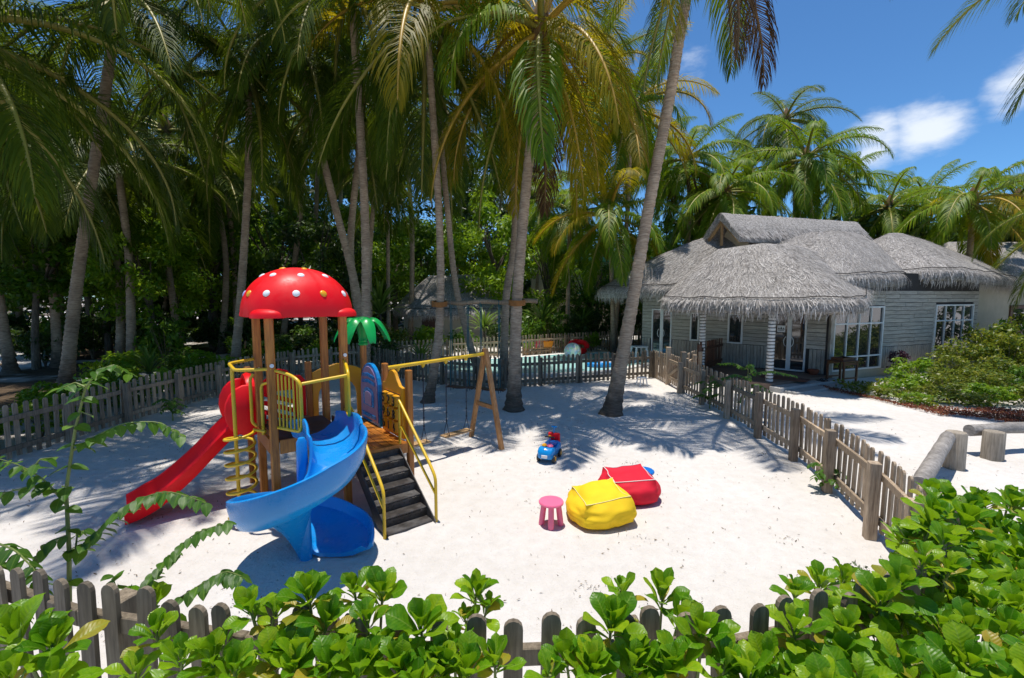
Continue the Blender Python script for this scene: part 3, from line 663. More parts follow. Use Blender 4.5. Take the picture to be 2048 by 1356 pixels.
# ------------------------------------------------------------------ broadleaf trees, shrubs, woods
def leaf_cloud(rs, n, clumps, size, flat=.5, spread=.42):
    """rhombic leaves scattered in clumps; clumps: (centre, radius)"""
    ct = np.array([c[0] for c in clumps]); cr = np.array([c[1] for c in clumps])
    k = rs.choice(len(clumps), n, p=cr ** 2 / (cr ** 2).sum())
    d = rs.normal(size=(n, 3)); d /= np.linalg.norm(d, axis=1)[:, None]
    rad = rs.rand(n) ** .45
    c = ct[k] + d * (cr[k] * rad)[:, None] * np.array([1, 1, .62])
    nrm = rs.normal(size=(n, 3)) * flat + d * .5 + np.array([0, 0, .75]); nrm /= np.linalg.norm(nrm, axis=1)[:, None]
    t = rs.normal(size=(n, 3)); t -= nrm * (t * nrm).sum(1)[:, None]; t /= np.linalg.norm(t, axis=1)[:, None]
    b_ = np.cross(nrm, t); s = size * rs.uniform(.65, 1.3, n)[:, None]
    V = np.stack([c - t * s, c + b_ * s * spread - t * s * .1, c + t * s - nrm * s * .25, c - b_ * s * spread - t * s * .1], 1).reshape(-1, 3)
    return V, np.arange(4 * n).reshape(n, 4)
def crown_mesh(seed, n, rx, rz, ncl, size, mat, cr=(.5, 1.0), hole=.25):
    rs = np.random.RandomState(seed); cl = []
    while len(cl) < ncl:
        p = rs.normal(size=3); p /= np.linalg.norm(p); p *= rs.uniform(.35, 1) ** .6
        if noise.noise(Vector(p * 1.6) + Vector((seed * 3.1, 0, 0))) < -hole: continue
        cl.append((p * np.array([rx, rx, rz]), rs.uniform(*cr)))
    V, Q = leaf_cloud(rs, n, cl, size)
    return np_mesh('crown', V, Q, None, mat)
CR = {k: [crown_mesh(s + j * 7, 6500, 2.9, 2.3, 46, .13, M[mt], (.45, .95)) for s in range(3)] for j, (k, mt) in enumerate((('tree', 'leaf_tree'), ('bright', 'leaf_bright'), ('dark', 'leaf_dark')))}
def limbs_mesh(seed, h, r0):
    r = random.Random(seed); mb = MB(); top = Vector((r.uniform(-.3, .3), r.uniform(-.3, .3), h * .55))
    mb.tube([(0, 0, -.1), (0.04, 0, h * .2), (top * .8), top], [r0 * 1.3, r0, r0 * .85, r0 * .7], 8)
    for k in range(6):
        a = r.uniform(0, 6.28); e = top + Vector((math.cos(a) * r.uniform(.8, 1.9), math.sin(a) * r.uniform(.8, 1.9), h * r.uniform(.2, .45)))
        mb.tube([top * r.uniform(.6, 1), (top + e) / 2 + Vector((0, 0, -.15)), e], [r0 * .5, r0 * .33, r0 * .12], 6)
    return mb.mesh('trunk', M['bark'], smooth=60)
LM = [limbs_mesh(s, 5.0, .14) for s in range(4)]
def tree(label, x, y, h, w, key, k, group=None, lift=.62):
    root = thing('broadleaf_tree', label, 'tree', (x, y, 0), rng.uniform(0, 6.28), group)
    link('trunk', LM[k % 4], root, (0, 0, 0), None, (w / 2.9, w / 2.9, h / 5.0))
    link('crown', CR[key][k % 3], root, (0, 0, h * lift), (0, 0, rng.uniform(0, 6)), (w / 2.9, w / 2.9, h / 6.2))
    return root
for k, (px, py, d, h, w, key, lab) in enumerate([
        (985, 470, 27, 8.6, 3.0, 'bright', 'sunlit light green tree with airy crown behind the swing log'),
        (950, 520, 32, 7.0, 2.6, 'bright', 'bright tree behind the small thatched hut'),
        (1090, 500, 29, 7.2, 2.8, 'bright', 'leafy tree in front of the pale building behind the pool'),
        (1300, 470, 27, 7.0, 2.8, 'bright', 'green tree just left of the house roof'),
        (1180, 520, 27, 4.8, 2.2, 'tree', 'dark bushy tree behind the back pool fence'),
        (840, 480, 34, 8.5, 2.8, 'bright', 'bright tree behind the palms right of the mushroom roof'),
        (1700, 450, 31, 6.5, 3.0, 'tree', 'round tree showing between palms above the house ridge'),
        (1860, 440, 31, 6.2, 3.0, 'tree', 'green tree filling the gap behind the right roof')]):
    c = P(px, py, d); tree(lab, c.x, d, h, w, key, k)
GT = 'broadleaf trees in the left grove'
PB = []
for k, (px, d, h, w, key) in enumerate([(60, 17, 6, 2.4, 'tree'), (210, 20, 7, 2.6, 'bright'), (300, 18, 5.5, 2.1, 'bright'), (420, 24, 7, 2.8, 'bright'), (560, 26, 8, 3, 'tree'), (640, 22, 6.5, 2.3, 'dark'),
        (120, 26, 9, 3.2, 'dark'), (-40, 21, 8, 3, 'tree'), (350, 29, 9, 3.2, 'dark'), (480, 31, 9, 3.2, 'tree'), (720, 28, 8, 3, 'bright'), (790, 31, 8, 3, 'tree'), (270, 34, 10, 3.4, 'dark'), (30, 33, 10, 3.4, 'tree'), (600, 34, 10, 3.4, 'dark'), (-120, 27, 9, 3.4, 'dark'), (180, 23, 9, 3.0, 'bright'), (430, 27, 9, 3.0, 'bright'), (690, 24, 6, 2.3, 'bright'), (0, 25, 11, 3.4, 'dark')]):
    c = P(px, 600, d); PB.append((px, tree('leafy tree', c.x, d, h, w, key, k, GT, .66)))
for i, (_, o_) in enumerate(sorted(PB, key=lambda q: q[0])): o_['label'] = f'dark leafy tree in the shade of the left grove, {ORD[i]} counted from the left'
# closed wood beyond everything
rs = np.random.RandomState(3); cl = []
for _ in range(1250):
    a = rs.uniform(-62, 62); d = rs.uniform(36, 56); h = 15 * rs.rand() ** 1.1 if a < 4 else 7.8 * rs.rand() ** 1.1
    cl.append((np.array([d * math.sin(R(a)), d * math.cos(R(a)), .3 + h]), rs.uniform(1.1, 2.3)))
V, Q = leaf_cloud(rs, 125000, cl, .33)
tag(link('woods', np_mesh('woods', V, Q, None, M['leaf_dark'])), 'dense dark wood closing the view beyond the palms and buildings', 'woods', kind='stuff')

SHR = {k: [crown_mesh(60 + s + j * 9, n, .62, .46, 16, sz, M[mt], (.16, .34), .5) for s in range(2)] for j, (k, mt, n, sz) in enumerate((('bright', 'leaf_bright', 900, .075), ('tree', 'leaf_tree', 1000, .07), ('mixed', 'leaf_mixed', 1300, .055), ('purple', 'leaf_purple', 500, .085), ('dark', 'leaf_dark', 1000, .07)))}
mb = MB()
for k in range(7):
    a = k * .9; mb.tube([(0, 0, -.03), (.12 * math.cos(a), .12 * math.sin(a), .25), (.34 * math.cos(a), .34 * math.sin(a), .55)], [.012, .009, .005], 5)
SST = mb.mesh('stems', M['stem_brown'])
def shrub(label, x, y, w, h, key, k, group=None, name='shrub', z=0):
    root = thing(name, label, 'shrub', (x, y, z), rng.uniform(0, 6.28), group)
    link('foliage', SHR[key][k % 2], root, (0, 0, h * .5), (0, 0, rng.uniform(0, 6)), (w / 1.5, w / 1.5, h / 1.2))
    link('stems', SST, root, (0, 0, 0), None, (w / 1.5, w / 1.5, h / .8))
    return root
GS = 'bright shrubs behind the left fence'
k = 0
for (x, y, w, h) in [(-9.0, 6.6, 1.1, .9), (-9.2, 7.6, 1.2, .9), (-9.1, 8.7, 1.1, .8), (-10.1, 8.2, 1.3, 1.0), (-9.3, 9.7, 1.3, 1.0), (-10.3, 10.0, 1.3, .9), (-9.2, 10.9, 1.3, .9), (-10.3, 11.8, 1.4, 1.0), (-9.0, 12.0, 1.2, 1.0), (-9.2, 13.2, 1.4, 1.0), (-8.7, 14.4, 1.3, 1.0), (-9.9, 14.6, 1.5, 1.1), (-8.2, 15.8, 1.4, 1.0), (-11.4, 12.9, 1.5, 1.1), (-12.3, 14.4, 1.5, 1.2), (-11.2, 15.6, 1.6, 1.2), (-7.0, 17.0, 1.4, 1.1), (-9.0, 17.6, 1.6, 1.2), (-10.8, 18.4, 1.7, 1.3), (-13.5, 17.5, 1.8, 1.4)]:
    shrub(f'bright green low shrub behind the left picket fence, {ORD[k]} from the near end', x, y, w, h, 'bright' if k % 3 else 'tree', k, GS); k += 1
GU = 'bushes added to darken the left grove'  # bushes added to darken the pale gaps between the trunks
PB = []
for i_ in range(34):
    px_ = -60 + 25 * i_ + rng.uniform(-12, 12); d_ = rng.choice((17.5, 20, 23, 26, 29)) + rng.uniform(-1, 1)
    if 330 < px_ < 410 and d_ < 27: d_ = 28
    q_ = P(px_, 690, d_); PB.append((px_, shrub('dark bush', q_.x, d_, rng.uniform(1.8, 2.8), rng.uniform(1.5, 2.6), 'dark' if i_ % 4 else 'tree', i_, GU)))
for i, (_, o_) in enumerate(sorted(PB, key=lambda q: q[0])): o_['label'] = f'dark undergrowth bush in the left grove, {ORD[33 - i]} from the right, added to darken it' if i >= 26 else f'dark undergrowth bush in the left grove, {ORD[i]} from the left, added to darken it'
GP = 'shrubs behind the back pool fence'
PB = []
for (x, y, w, h, key) in [(-6.4, 18.6, 1.6, 1.5, 'tree'), (-5.0, 19.4, 1.7, 1.7, 'mixed'), (-3.6, 20.2, 1.7, 1.7, 'bright'), (-2.2, 20.6, 1.6, 1.7, 'tree'), (-.6, 21.6, 1.7, 1.9, 'dark'), (.8, 22.3, 1.9, 2.3, 'tree'), (2.0, 23.2, 2.0, 2.4, 'tree'), (3.4, 24.2, 1.9, 2.3, 'dark'), (4.8, 24.9, 1.9, 2.4, 'dark'), (6.2, 25.6, 1.9, 2.5, 'dark'), (7.6, 26.0, 1.9, 2.5, 'dark'), (-7.6, 19.8, 1.8, 1.8, 'dark'), (1.4, 25.5, 2.4, 3.4, 'tree'), (4.2, 27, 2.6, 3.6, 'dark'), (7, 28, 2.8, 3.8, 'dark')]:
    PB.append((x / y, shrub('green shrub', x, y, w, h, key, k, GP))); k += 1
for i, (_, o_) in enumerate(sorted(PB, key=lambda q: q[0])): o_['label'] = f'green shrub along the outside of the back pool fence, {ORD[i]} from the left, added to darken it'
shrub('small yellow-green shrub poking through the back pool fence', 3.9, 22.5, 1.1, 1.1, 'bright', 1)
# shrubs in the bed beside the house
GH = 'mixed green shrubs in the bed beside the house'
PB = []
for (x, y, w, h, key) in [(9.9, 12.2, .8, .35, 'mixed'), (10.1, 11.4, .8, .35, 'bright'), (10.7, 12.5, 1.0, .5, 'bright'), (11.0, 11.7, 1.0, .5, 'mixed'), (11.3, 11.2, .9, .4, 'mixed'), (11.8, 12.4, 1.1, .65, 'mixed'), (12.0, 11.4, 1.1, .6, 'bright'), (12.9, 12.2, 1.2, .8, 'mixed'), (13.0, 11.2, 1.2, .7, 'mixed'), (14.0, 12.2, 1.3, .95, 'tree'), (14.2, 11.0, 1.3, .9, 'mixed'), (15.3, 11.8, 1.5, 1.3, 'mixed'), (11.6, 13.3, 1.0, .6, 'bright'), (12.5, 13.2, 1.3, .7, 'mixed'), (12.6, 14.3, 1.3, .9, 'bright'), (13.6, 14.2, 1.4, 1.0, 'mixed'), (13.6, 13.2, 1.3, .75, 'mixed'), (14.6, 13.6, 1.5, 1.0, 'mixed'), (14.8, 15.0, 1.6, 1.5, 'mixed'), (15.9, 14.6, 1.7, 1.7, 'mixed'), (16.3, 15.6, 1.8, 2.1, 'mixed'), (17.4, 15.6, 1.9, 2.3, 'tree'), (15.8, 13.4, 1.5, 1.0, 'mixed'), (16.8, 14.0, 1.6, 1.4, 'mixed'), (18.2, 14.6, 1.9, 2.0, 'tree'), (18.6, 16.4, 2.0, 2.4, 'mixed'), (17.8, 13.2, 1.7, 1.2, 'mixed'), (19.6, 15.2, 2.0, 2.2, 'mixed')]:
    PB.append((x / y, shrub('leafy shrub', x, y, w, h, key, k, GH))); k += 1
for i, (_, o_) in enumerate(sorted(PB, key=lambda q: q[0])): o_['label'] = f'yellow-green shrub in the bed beside the house, {ORD[i]} counted from the left'
shrub('purple-leaved plant against the house wall beside the big window', 13.05, 15.35, .8, 1.0, 'purple', 0, name='purple_plant')
shrub('small dark-leaved bush at the foot of the near right fence', 2.95, 3.62, .55, .5, 'dark', 1)
rs = np.random.RandomState(21); n = 15000                # low creeping cover of the bed
lx, ly = rs.uniform(9.4, 19, n), rs.uniform(9.9, 15.2, n); keep = (ly > np.interp(lx, [9.4, 9.7, 10.0, 11, 12.5, 19], [12.5, 11.3, 10.8, 10.9, 11.0, 11.2]) + .15 * np.sin(lx * 4.3)) & (ly < 13.3 + (lx - 9.4) * .33); lx, ly = lx[keep], ly[keep]
V, Q = leaf_cloud(rs, len(lx), [((0, 0, 0), 1)], .055, .45, .45)
cen = V.reshape(-1, 4, 3).mean(1); zz = np.array([.05 + .28 * max(0, .5 + noise.noise((a * 1.3, b_ * 1.3, 5))) * u_ for a, b_, u_ in zip(lx, ly, rs.rand(len(lx)))])
V = (V.reshape(-1, 4, 3) - cen[:, None] + np.stack([lx, ly, zz], 1)[:, None]).reshape(-1, 3)
tag(link('ground_cover', np_mesh('ground_cover', V, Q, None, M['leaf_mixed'])), 'low leafy ground cover filling the planting bed beside the house', 'ground cover', kind='stuff')
# leaf litter under that bed
rs = np.random.RandomState(8); n = 12000
lx = rs.uniform(9.1, 17, n); ly = np.interp(lx, [9.1, 9.45, 9.7, 10.6, 12, 17], [13.0, 12.0, 10.3, 9.75, 9.6, 9.6]) + .12 * np.sin(lx * 5.1) + rs.rand(n) ** 1.4 * 1.1; keep = ly < 15 ; lx, ly = lx[keep], ly[keep]
V, Q = leaf_cloud(rs, len(lx), [((0, 0, 0), 1)], .032, 1.0, .4)
cen = V.reshape(-1, 4, 3).mean(1); V = (V.reshape(-1, 4, 3) - cen[:, None] + np.stack([lx, ly, rs.uniform(.03, .08, len(lx))], 1)[:, None]).reshape(-1, 3)
tag(link('leaf_litter', np_mesh('leaf_litter', V, Q, None, M['dirt_leaf'])), 'reddish dry leaf litter along the edge of the planting bed', 'leaf litter', kind='stuff')
rs = np.random.RandomState(9); n = 2600                 # bits of husk and leaf on the sand
lx, ly = rs.uniform(-8, 8, n), 3.0 + 11 * rs.rand(n) ** 1.3; cl_ = rs.uniform(size=(60, 2)) * np.array([12, 9]) + np.array([-6, 3.5]); kk = rs.choice(60, n // 3)
lx[:n // 3] = cl_[kk, 0] + rs.normal(size=n // 3) * .10; ly[:n // 3] = cl_[kk, 1] + rs.normal(size=n // 3) * .10
V, Q = leaf_cloud(rs, n, [((0, 0, 0), 1)], .017, .5, .3)
cen = V.reshape(-1, 4, 3).mean(1); zz = np.array([gz(a, b_) + noise.noise((a * .55, b_ * .55, 0)) * .022 + noise.noise((a * 1.9, b_ * 1.9, 3)) * .012 + .008 for a, b_ in zip(lx, ly)])
V = (V.reshape(-1, 4, 3) - cen[:, None] + np.stack([lx, ly, zz], 1)[:, None]).reshape(-1, 3)
tag(link('sand_debris', np_mesh('sand_debris', V, Q, None, M['litter'])), 'tiny scraps of dry leaf and twig lying on the sand', 'debris', kind='stuff')

# spiky strap-leaved plants
def strap_mesh(seed):
    r = random.Random(seed); rows = []; e = r.uniform(.9, 1.2); x = z = 0
    for i in range(7):
        t = i / 6; w = .032 * math.sin(math.pi * min(1, .25 + .75 * t)) ** .7 * (1 if i < 6 else .05)
        rows.append([(x, -w, z + w * .5), (x, 0, z), (x, w, z + w * .5)])
        x += math.cos(e) / 6; z += math.sin(e) / 6; e -= .12 + .2 * t
    mb = MB(); mb.loft(rows); return mb.mesh('leaf', M['strapleaf'], smooth=60)
M['strapleaf'] = m_leaf('strap_leaf', [(0.03, 0.075, 0.012), (0.07, 0.14, 0.02), (0.13, 0.2, 0.03)], .3, (0.28, 0.42, 0.04), island=False)
ST = [strap_mesh(s) for s in range(4)]
def spiky(label, x, y, stem, L, n, seed):
    r = random.Random(seed); root = thing('spiky_plant', label, 'plant', (x, y, 0))
    mb = MB(); mb.tube([(0, 0, -.05), (.03, .02, stem * .5), (0, 0, stem + .1)], [.06, .05, .05], 7); mb.obj('stem', M['bark'], root, smooth=60)
    for i in range(n):
        t = i / n; s = L * r.uniform(.75, 1.1)
        link('leaf', ST[i % 4], root, (0, 0, stem + .1 * (1 - t)), (0, .15 + t * 1.0 - .5, i * 2.4), (s, s * 1.3, s))
    return root
c = P(760, 610, 20.5); spiky('tall spiky strap-leaved plant behind the plastic palm top', c.x, c.y, 1.9, 1.9, 44, 1)
c = P(968, 640, 22.0); spiky('spiky plant with sword leaves behind the pool fence left of the swing palm', c.x, c.y, 1.0, 1.5, 30, 2)
c = P(842, 690, 16.7); spiky('low spiky plant growing through the fence at the left end of the pool', c.x, c.y, .25, 1.1, 26, 3)
c = P(1085, 640, 23.2); spiky('spiky strap-leaved plant over the middle of the back pool fence', c.x, c.y, 1.2, 1.7, 34, 4)
c = P(1165, 640, 24.4); spiky('spiky strap-leaved plant right of the short pool palm', c.x, c.y, .9, 1.5, 30, 5)
c = P(300, 745, 13.4); spiky('strap-leaved plant among the shrubs behind the left fence', c.x, c.y, .4, 1.0, 26, 6)
# ------------------------------------------------------------------ thatched houses
def roof_shell(eave, ridge, thick=.34, nseg=14, per=.16, bulge=.16, round_=3):
    """eave: [(x, y, z, ridge parameter)], closed; ridge: polyline. Returns rows of loops from the lip upwards."""
    pts = [np.array(e, dtype=float) for e in eave]
    loop = []
    for a, b_ in zip(pts, pts[1:] + pts[:1]):
        n = max(2, int(np.linalg.norm((b_ - a)[:2]) / .5)); loop += [a + (b_ - a) * i / n for i in range(n)]
    for _ in range(round_):                              # round the corners
        loop = [(loop[i - 1] + 2 * loop[i] + loop[(i + 1) % len(loop)]) / 4 for i in range(len(loop))]
    dense = []
    for a, b_ in zip(loop, loop[1:] + loop[:1]):
        n = max(1, int(np.linalg.norm((b_ - a)[:2]) / per)); dense += [a + (b_ - a) * i / n for i in range(n)]
    D = np.array(dense); rd = np.array(ridge, dtype=float); f = D[:, 3] * (len(rd) - 1); k = np.clip(f.astype(int), 0, len(rd) - 2); w = (f - k)[:, None]
    T = rd[k] * (1 - w) + rd[k + 1] * w; E = D[:, :3]
    rows = []
    inw = T - E; inw[:, 2] = 0; inw /= np.linalg.norm(inw, axis=1)[:, None]
    rows.append(E + inw * .75 + np.array([0, 0, -.12])); rows.append(E + inw * .12 + np.array([0, 0, -thick])); rows.append(E + np.array([0, 0, -thick * .75])); rows.append(E + inw * .02 + np.array([0, 0, -.06]))
    for i in range(nseg + 1):
        t = i / nseg; p = E + (T - E) * t + inw * .06 * (1 - t); p[:, 2] += bulge * math.sin(math.pi * t) * 1.0 + .02
        rows.append(p)
    R_ = np.stack(rows)
    for a in range(3, R_.shape[0]):
        for j in range(R_.shape[1]): R_[a, j, 2] += .05 * noise.noise(Vector(R_[a, j] * 1.1)) + .02 * noise.noise(Vector(R_[a, j] * 4))
    return R_
def roof(parent, eave, ridge, seed, dens=190, fringe=80, **k):
    o = np.array(parent.location)
    Rw = roof_shell(eave, ridge, **k) - o; mb = MB(); mb.loft([[tuple(v) for v in row] for row in Rw], closed=True)
    th = mb.obj('thatch_roof', M['thatch'], parent, smooth=60)
    rs = np.random.RandomState(seed); S = Rw[4:]; nr, nc = S.shape[:2]
    A = np.linalg.norm(np.cross(np.roll(S[:-1], -1, 1) - S[:-1], S[1:] - S[:-1]), axis=2); pr = (A / A.sum()).ravel()
    n = int(A.sum() * dens); q = rs.choice(len(pr), n, p=pr); a, b_ = q // nc, q % nc
    u, v = rs.rand(n, 1), rs.rand(n, 1)
    p = S[a, b_] * (1 - u) * (1 - v) + S[a + 1, b_] * (1 - v) * u + S[a, (b_ + 1) % nc] * (1 - u) * v + S[a + 1, (b_ + 1) % nc] * u * v
    dn = S[a, b_] - S[np.minimum(a + 1, nr - 1), b_]; dn /= np.linalg.norm(dn, axis=1)[:, None] + 1e-9
    sd = S[a, (b_ + 1) % nc] - S[a, b_]; sd /= np.linalg.norm(sd, axis=1)[:, None] + 1e-9
    nm = np.cross(sd, dn); nm *= np.sign(nm[:, 2:3] + 1e-9)
    dn = dn + sd * rs.normal(size=(n, 1)) * .24; L = rs.uniform(.10, .30, (n, 1)); W = rs.uniform(.004, .010, (n, 1))
    b0 = p + nm * .012; tip = p + dn * L + nm * rs.uniform(.012, .045, (n, 1))
    V = [np.stack([b0 - sd * W, b0 + sd * W, tip + sd * W * .5, tip - sd * W * .5], 1).reshape(-1, 3)]
    # fringe of straw hanging over the lip
    lip, ins = Rw[3], Rw[1]; per = lip.shape[0]; m = per * fringe // 4
    j = rs.randint(0, per, m); w = rs.rand(m, 1); e = lip[j] * (1 - w) + lip[(j + 1) % per] * w
    out = lip[j] - Rw[0][j]; out[:, 2] = 0; out /= np.linalg.norm(out, axis=1)[:, None]
    sd2 = lip[(j + 1) % per] - lip[j]; sd2 /= np.linalg.norm(sd2, axis=1)[:, None] + 1e-9
    lev = rs.rand(m, 1); b0 = e - out * (.32 * lev - .02) + np.array([0, 0, .10]) * (1 - lev) - np.array([0, 0, .12]) * lev
    tip = b0 + out * rs.uniform(.02, .24, (m, 1)) * (1.1 - lev) + sd2 * rs.normal(size=(m, 1)) * .07 - np.array([0, 0, 1]) * rs.uniform(.22, .48, (m, 1))
    W = rs.uniform(.005, .011, (m, 1)); mid = (b0 + tip) / 2 + out * .05
    V.append(np.stack([b0 - sd2 * W, b0 + sd2 * W, mid + sd2 * W, mid - sd2 * W], 1).reshape(-1, 3))
    V.append(np.stack([mid - sd2 * W, mid + sd2 * W, tip + sd2 * W * .4, tip - sd2 * W * .4], 1).reshape(-1, 3))
    V = np.concatenate(V); tag(link('straw', np_mesh('straw', V, np.arange(len(V)).reshape(-1, 4), None, M['straw']), th), kind='stuff')
    mb = MB(); row = Rw[4 + 1] * .35 + Rw[4] * .65                 # dark binding cord in scallops above the fringe
    pts = [Vector(row[i]) + Vector((0, 0, .045 + .03 * abs(math.sin(i * .55)))) for i in range(len(row))]; mb.tube(pts, .014, 5, closed=True); mb.obj('binding_cord', M['gap'], th)
    return th
def unit_plank(name, mat, s):
    rr = random.Random(s); mb = MB(); mb.box((0, 0, 0), (1, 1, 1)); me = mb.mesh(name, mat)
    for v_ in me.vertices:
        if v_.co.y > .5: v_.co.y = rr.uniform(.8, 1.1)
        v_.co.z += rr.uniform(-.02, .02)
    return me
PLH = [unit_plank('plank', M['plank'], s) for s in range(4)]; PLV = [unit_plank('plank', M['plank_v'], s) for s in range(4)]
class Wall:
    """local frame: s along the wall, n outwards, z up; children of root (which is unrotated)"""
    def __init__(s, root, O, ang, out):
        s.root = root; s.O = Vector((O[0], O[1], 0)) - root.location; s.d = Vector((math.cos(ang), math.sin(ang), 0)); s.n = Vector((-s.d.y, s.d.x, 0)) * out; s.out = out
        s.M = Matrix(((s.d.x, s.n.x, 0, s.O.x), (s.d.y, s.n.y, 0, s.O.y), (0, 0, 1, s.O.z), (0, 0, 0, 1)))
    def at(s, a, n, z): return s.M @ Vector((a, n, z))
    def box(s, mb, lo, hi, mi=0): mb.box(lo, hi, mi, s.M)
    def put(s, name, me, lo, size):
        o = link(name, me, s.root); o.matrix_local = s.M @ Matrix.Translation(lo) @ Matrix.Diagonal((size[0], size[1], size[2], 1)); return o
    def planks(s, a0, a1, z0, z1, h=.135, holes=(), vertical=False, n0=.004):
        r = random.Random(int(a0 * 100 + z0 * 77))
        if vertical:
            a = a0
            while a < a1 - .02:
                w = min(h * r.uniform(.85, 1.15), a1 - a)
                if not any(a < q[1] - .01 and a + w > q[0] + .01 and z0 < q[3] and z1 > q[2] for q in holes):
                    s.put('plank', PLV[r.randrange(4)], (a + .006, n0, z0), (w - .014, .03 + r.uniform(0, .008), z1 - z0))
                a += w
            return
        rows = max(1, round((z1 - z0) / h)); h = (z1 - z0) / rows
        for i in range(rows):
            za, zb = z0 + i * h, z0 + (i + 1) * h; spans = [(a0, a1)]
            for q in holes:
                if za < q[3] - .02 and zb > q[2] + .02:
                    spans = [t for (l, rr_) in spans for t in ((l, min(rr_, q[0])), (max(l, q[1]), rr_)) if t[1] - t[0] > .03]
            for l, rr_ in spans:
                a = l
                while a < rr_ - .02:
                    w = min(r.uniform(.7, 1.7), rr_ - a)
                    if rr_ - (a + w) < .25: w = rr_ - a
                    s.put('plank', PLH[r.randrange(4)], (a + .004, n0, za + .006 + r.uniform(-.003, .003)), (w - .008, .03 + r.uniform(0, .008), h - .014)); a += w
    def window(s, a0, a1, z0, z1, cols, rows, fw=.055, name='window'):
        mb = MB(); s.box(mb, (a0, -.02, z0), (a0 + fw, .07, z1)); s.box(mb, (a1 - fw, -.02, z0), (a1, .07, z1)); s.box(mb, (a0 + fw, -.02, z0), (a1 - fw, .068, z0 + fw)); s.box(mb, (a0 + fw, -.02, z1 - fw), (a1 - fw, .068, z1))
        w = mb.obj(name, M['white_frame'], s.root, bevel=.004)
        zs = [z0 + fw] + list(rows) + [z1 - fw]; As = [a0 + fw + (a1 - a0 - 2 * fw) * i / cols for i in range(cols + 1)]
        for a in As[1:-1]:
            mb = MB(); s.box(mb, (a - .02, -.01, z0 + fw), (a + .02, .055, z1 - fw)); mb.obj('mullion', M['white_frame'], w)
        for z in rows:
            mb = MB(); s.box(mb, (a0 + fw, -.008, z - .022), (a1 - fw, .058, z + .022)); mb.obj('transom', M['white_frame'], w)
        for i in range(cols):
            for j in range(len(zs) - 1):
                mb = MB(); e = (.021 if 0 < i else 0, .021 if i < cols - 1 else 0); f = (.023 if j > 0 else 0, .023 if j < len(zs) - 2 else 0)
                s.box(mb, (As[i] + e[0], .012, zs[j] + f[0]), (As[i+1] - e[1], .018, zs[j+1] - f[1])); mb.obj('pane', M['glass'], w)
        return w
K = (10.14, 14.58); A1, A2 = R(135), R(22)
house = thing('thatched_house', 'whitewashed plank house with a big grey thatched roof, gable and porch behind the right fence', 'house', (10.0, 17.0, 0))
w1 = Wall(house, K, A1, 1); w2 = Wall(house, K, A2, -1)
# the walls behind the planks
mb = MB(); w1.box(mb, (.005, -.2, 0), (6.64, 0, 3.3)); mb.obj('wall', M['gap'], house)
mb = MB(); w2.box(mb, (.005, -.2, .28), (8.35, 0, 3.5)); mb.obj('wall', M['gap'], house)
mb = MB(); w2.box(mb, (-.02, -.25, -.1), (8.4, .05, .278)); mb.obj('plinth', M['cream'], house)
mb = MB(); w2.box(mb, (8.36, -.4, 0), (12.5, -.02, 3.5)); mb.obj('wall', M['cream'], house)
mb = MB(); w2.box(mb, (10.75, -.03, 1.2), (12.3, .03, 2.35)); fr_ = mb.obj('window', M['dark_wood'], house, bevel=.01)
mb = MB(); w2.box(mb, (10.95, .031, 1.35), (12.1, .04, 2.2)); mb.obj('pane', M['glass'], fr_)
W1 = [(.66, 1.65, .2, 2.22), (2.63, 3.15, 1.0, 2.1), (4.2, 4.55, 1.0, 2.1), (5.3, 6.16, .25, 2.2)]
w1.planks(.12, 6.6, 1.0, 2.75, holes=W1); w1.planks(.12, 6.6, .21, .985, h=.115, holes=[(a - .02, b_ + .02, c_, d_) for a, b_, c_, d_ in W1], vertical=True)
W2 = [(.05, 2.55, .29, 2.38), (5.53, 7.98, .29, 2.41)]
w2.planks(2.6, 8.33, 1.0, 2.9, holes=W2); w2.planks(0, 2.6, 2.4, 2.9, holes=W2); w2.planks(2.58, 8.33, .29, .985, h=.115, holes=[(a - .02, b_ + .02, c_, d_) for a, b_, c_, d_ in W2], vertical=True)
mb = MB(); mb.box((K[0] - 10 - .05, K[1] - 17 - .07, .2), (K[0] - 10 + .07, K[1] - 17 + .05, 2.9)); mb.obj('corner_post', M['plank_v'], house, bevel=.01)
w2.window(.05, 2.55, .29, 2.38, 4, (.74, 1.82)); w2.window(5.53, 7.98, .29, 2.41, 4, (.78, 1.82))
w1.window(2.63, 3.15, 1.0, 2.1, 1, ()); w1.window(4.2, 4.55, 1.0, 2.1, 1, ())
def glass_door(wl, a0, a1, z0, z1):
    d = wl.window(a0, a1, z0, z1, 2, (), .05, 'door'); mid = (a0 + a1) / 2
    mb = MB()
    for sx_ in (-1, 1): wl.box(mb, (mid - .065 if sx_ < 0 else mid + .021, -.01, z0 + .05), (mid - .021 if sx_ < 0 else mid + .065, .05, z1 - .05))
    mb.obj('door_stile', M['white_frame'], d)
    for sx_ in (-1, 1):
        mb = MB(); x0 = mid + sx_ * .045; zc = z0 + .98
        mb.tube([wl.at(x0 + sx_ * .10 * math.cos(t_), .10, zc + .17 * math.sin(t_)) for t_ in [(-1.2 + 2.4 * i / 10) for i in range(11)]], .012, 6)
        mb.obj('handle', M['white_frame'], d, smooth=60)
    return d
dr = glass_door(w1, .66, 1.65, .215, 2.22); glass_door(w1, 5.3, 6.16, .25, 2.2)
mb = MB(); w1.box(mb, (1.29, .0195, 1.50), (1.53, .024, 1.72)); sg = mb.obj('door_sign', M['white_plastic'], dr)
sgm = MB()                                                # small dark crest of three peaks over a line of marks
for i, (xx, hh) in enumerate(((1.34, .07), (1.41, .10), (1.48, .07))):
    sgm.add([w1.at(xx - .035, .0255, 1.59), w1.at(xx + .035, .0255, 1.59), w1.at(xx, .0255, 1.59 + hh)], [(0, 1, 2)])
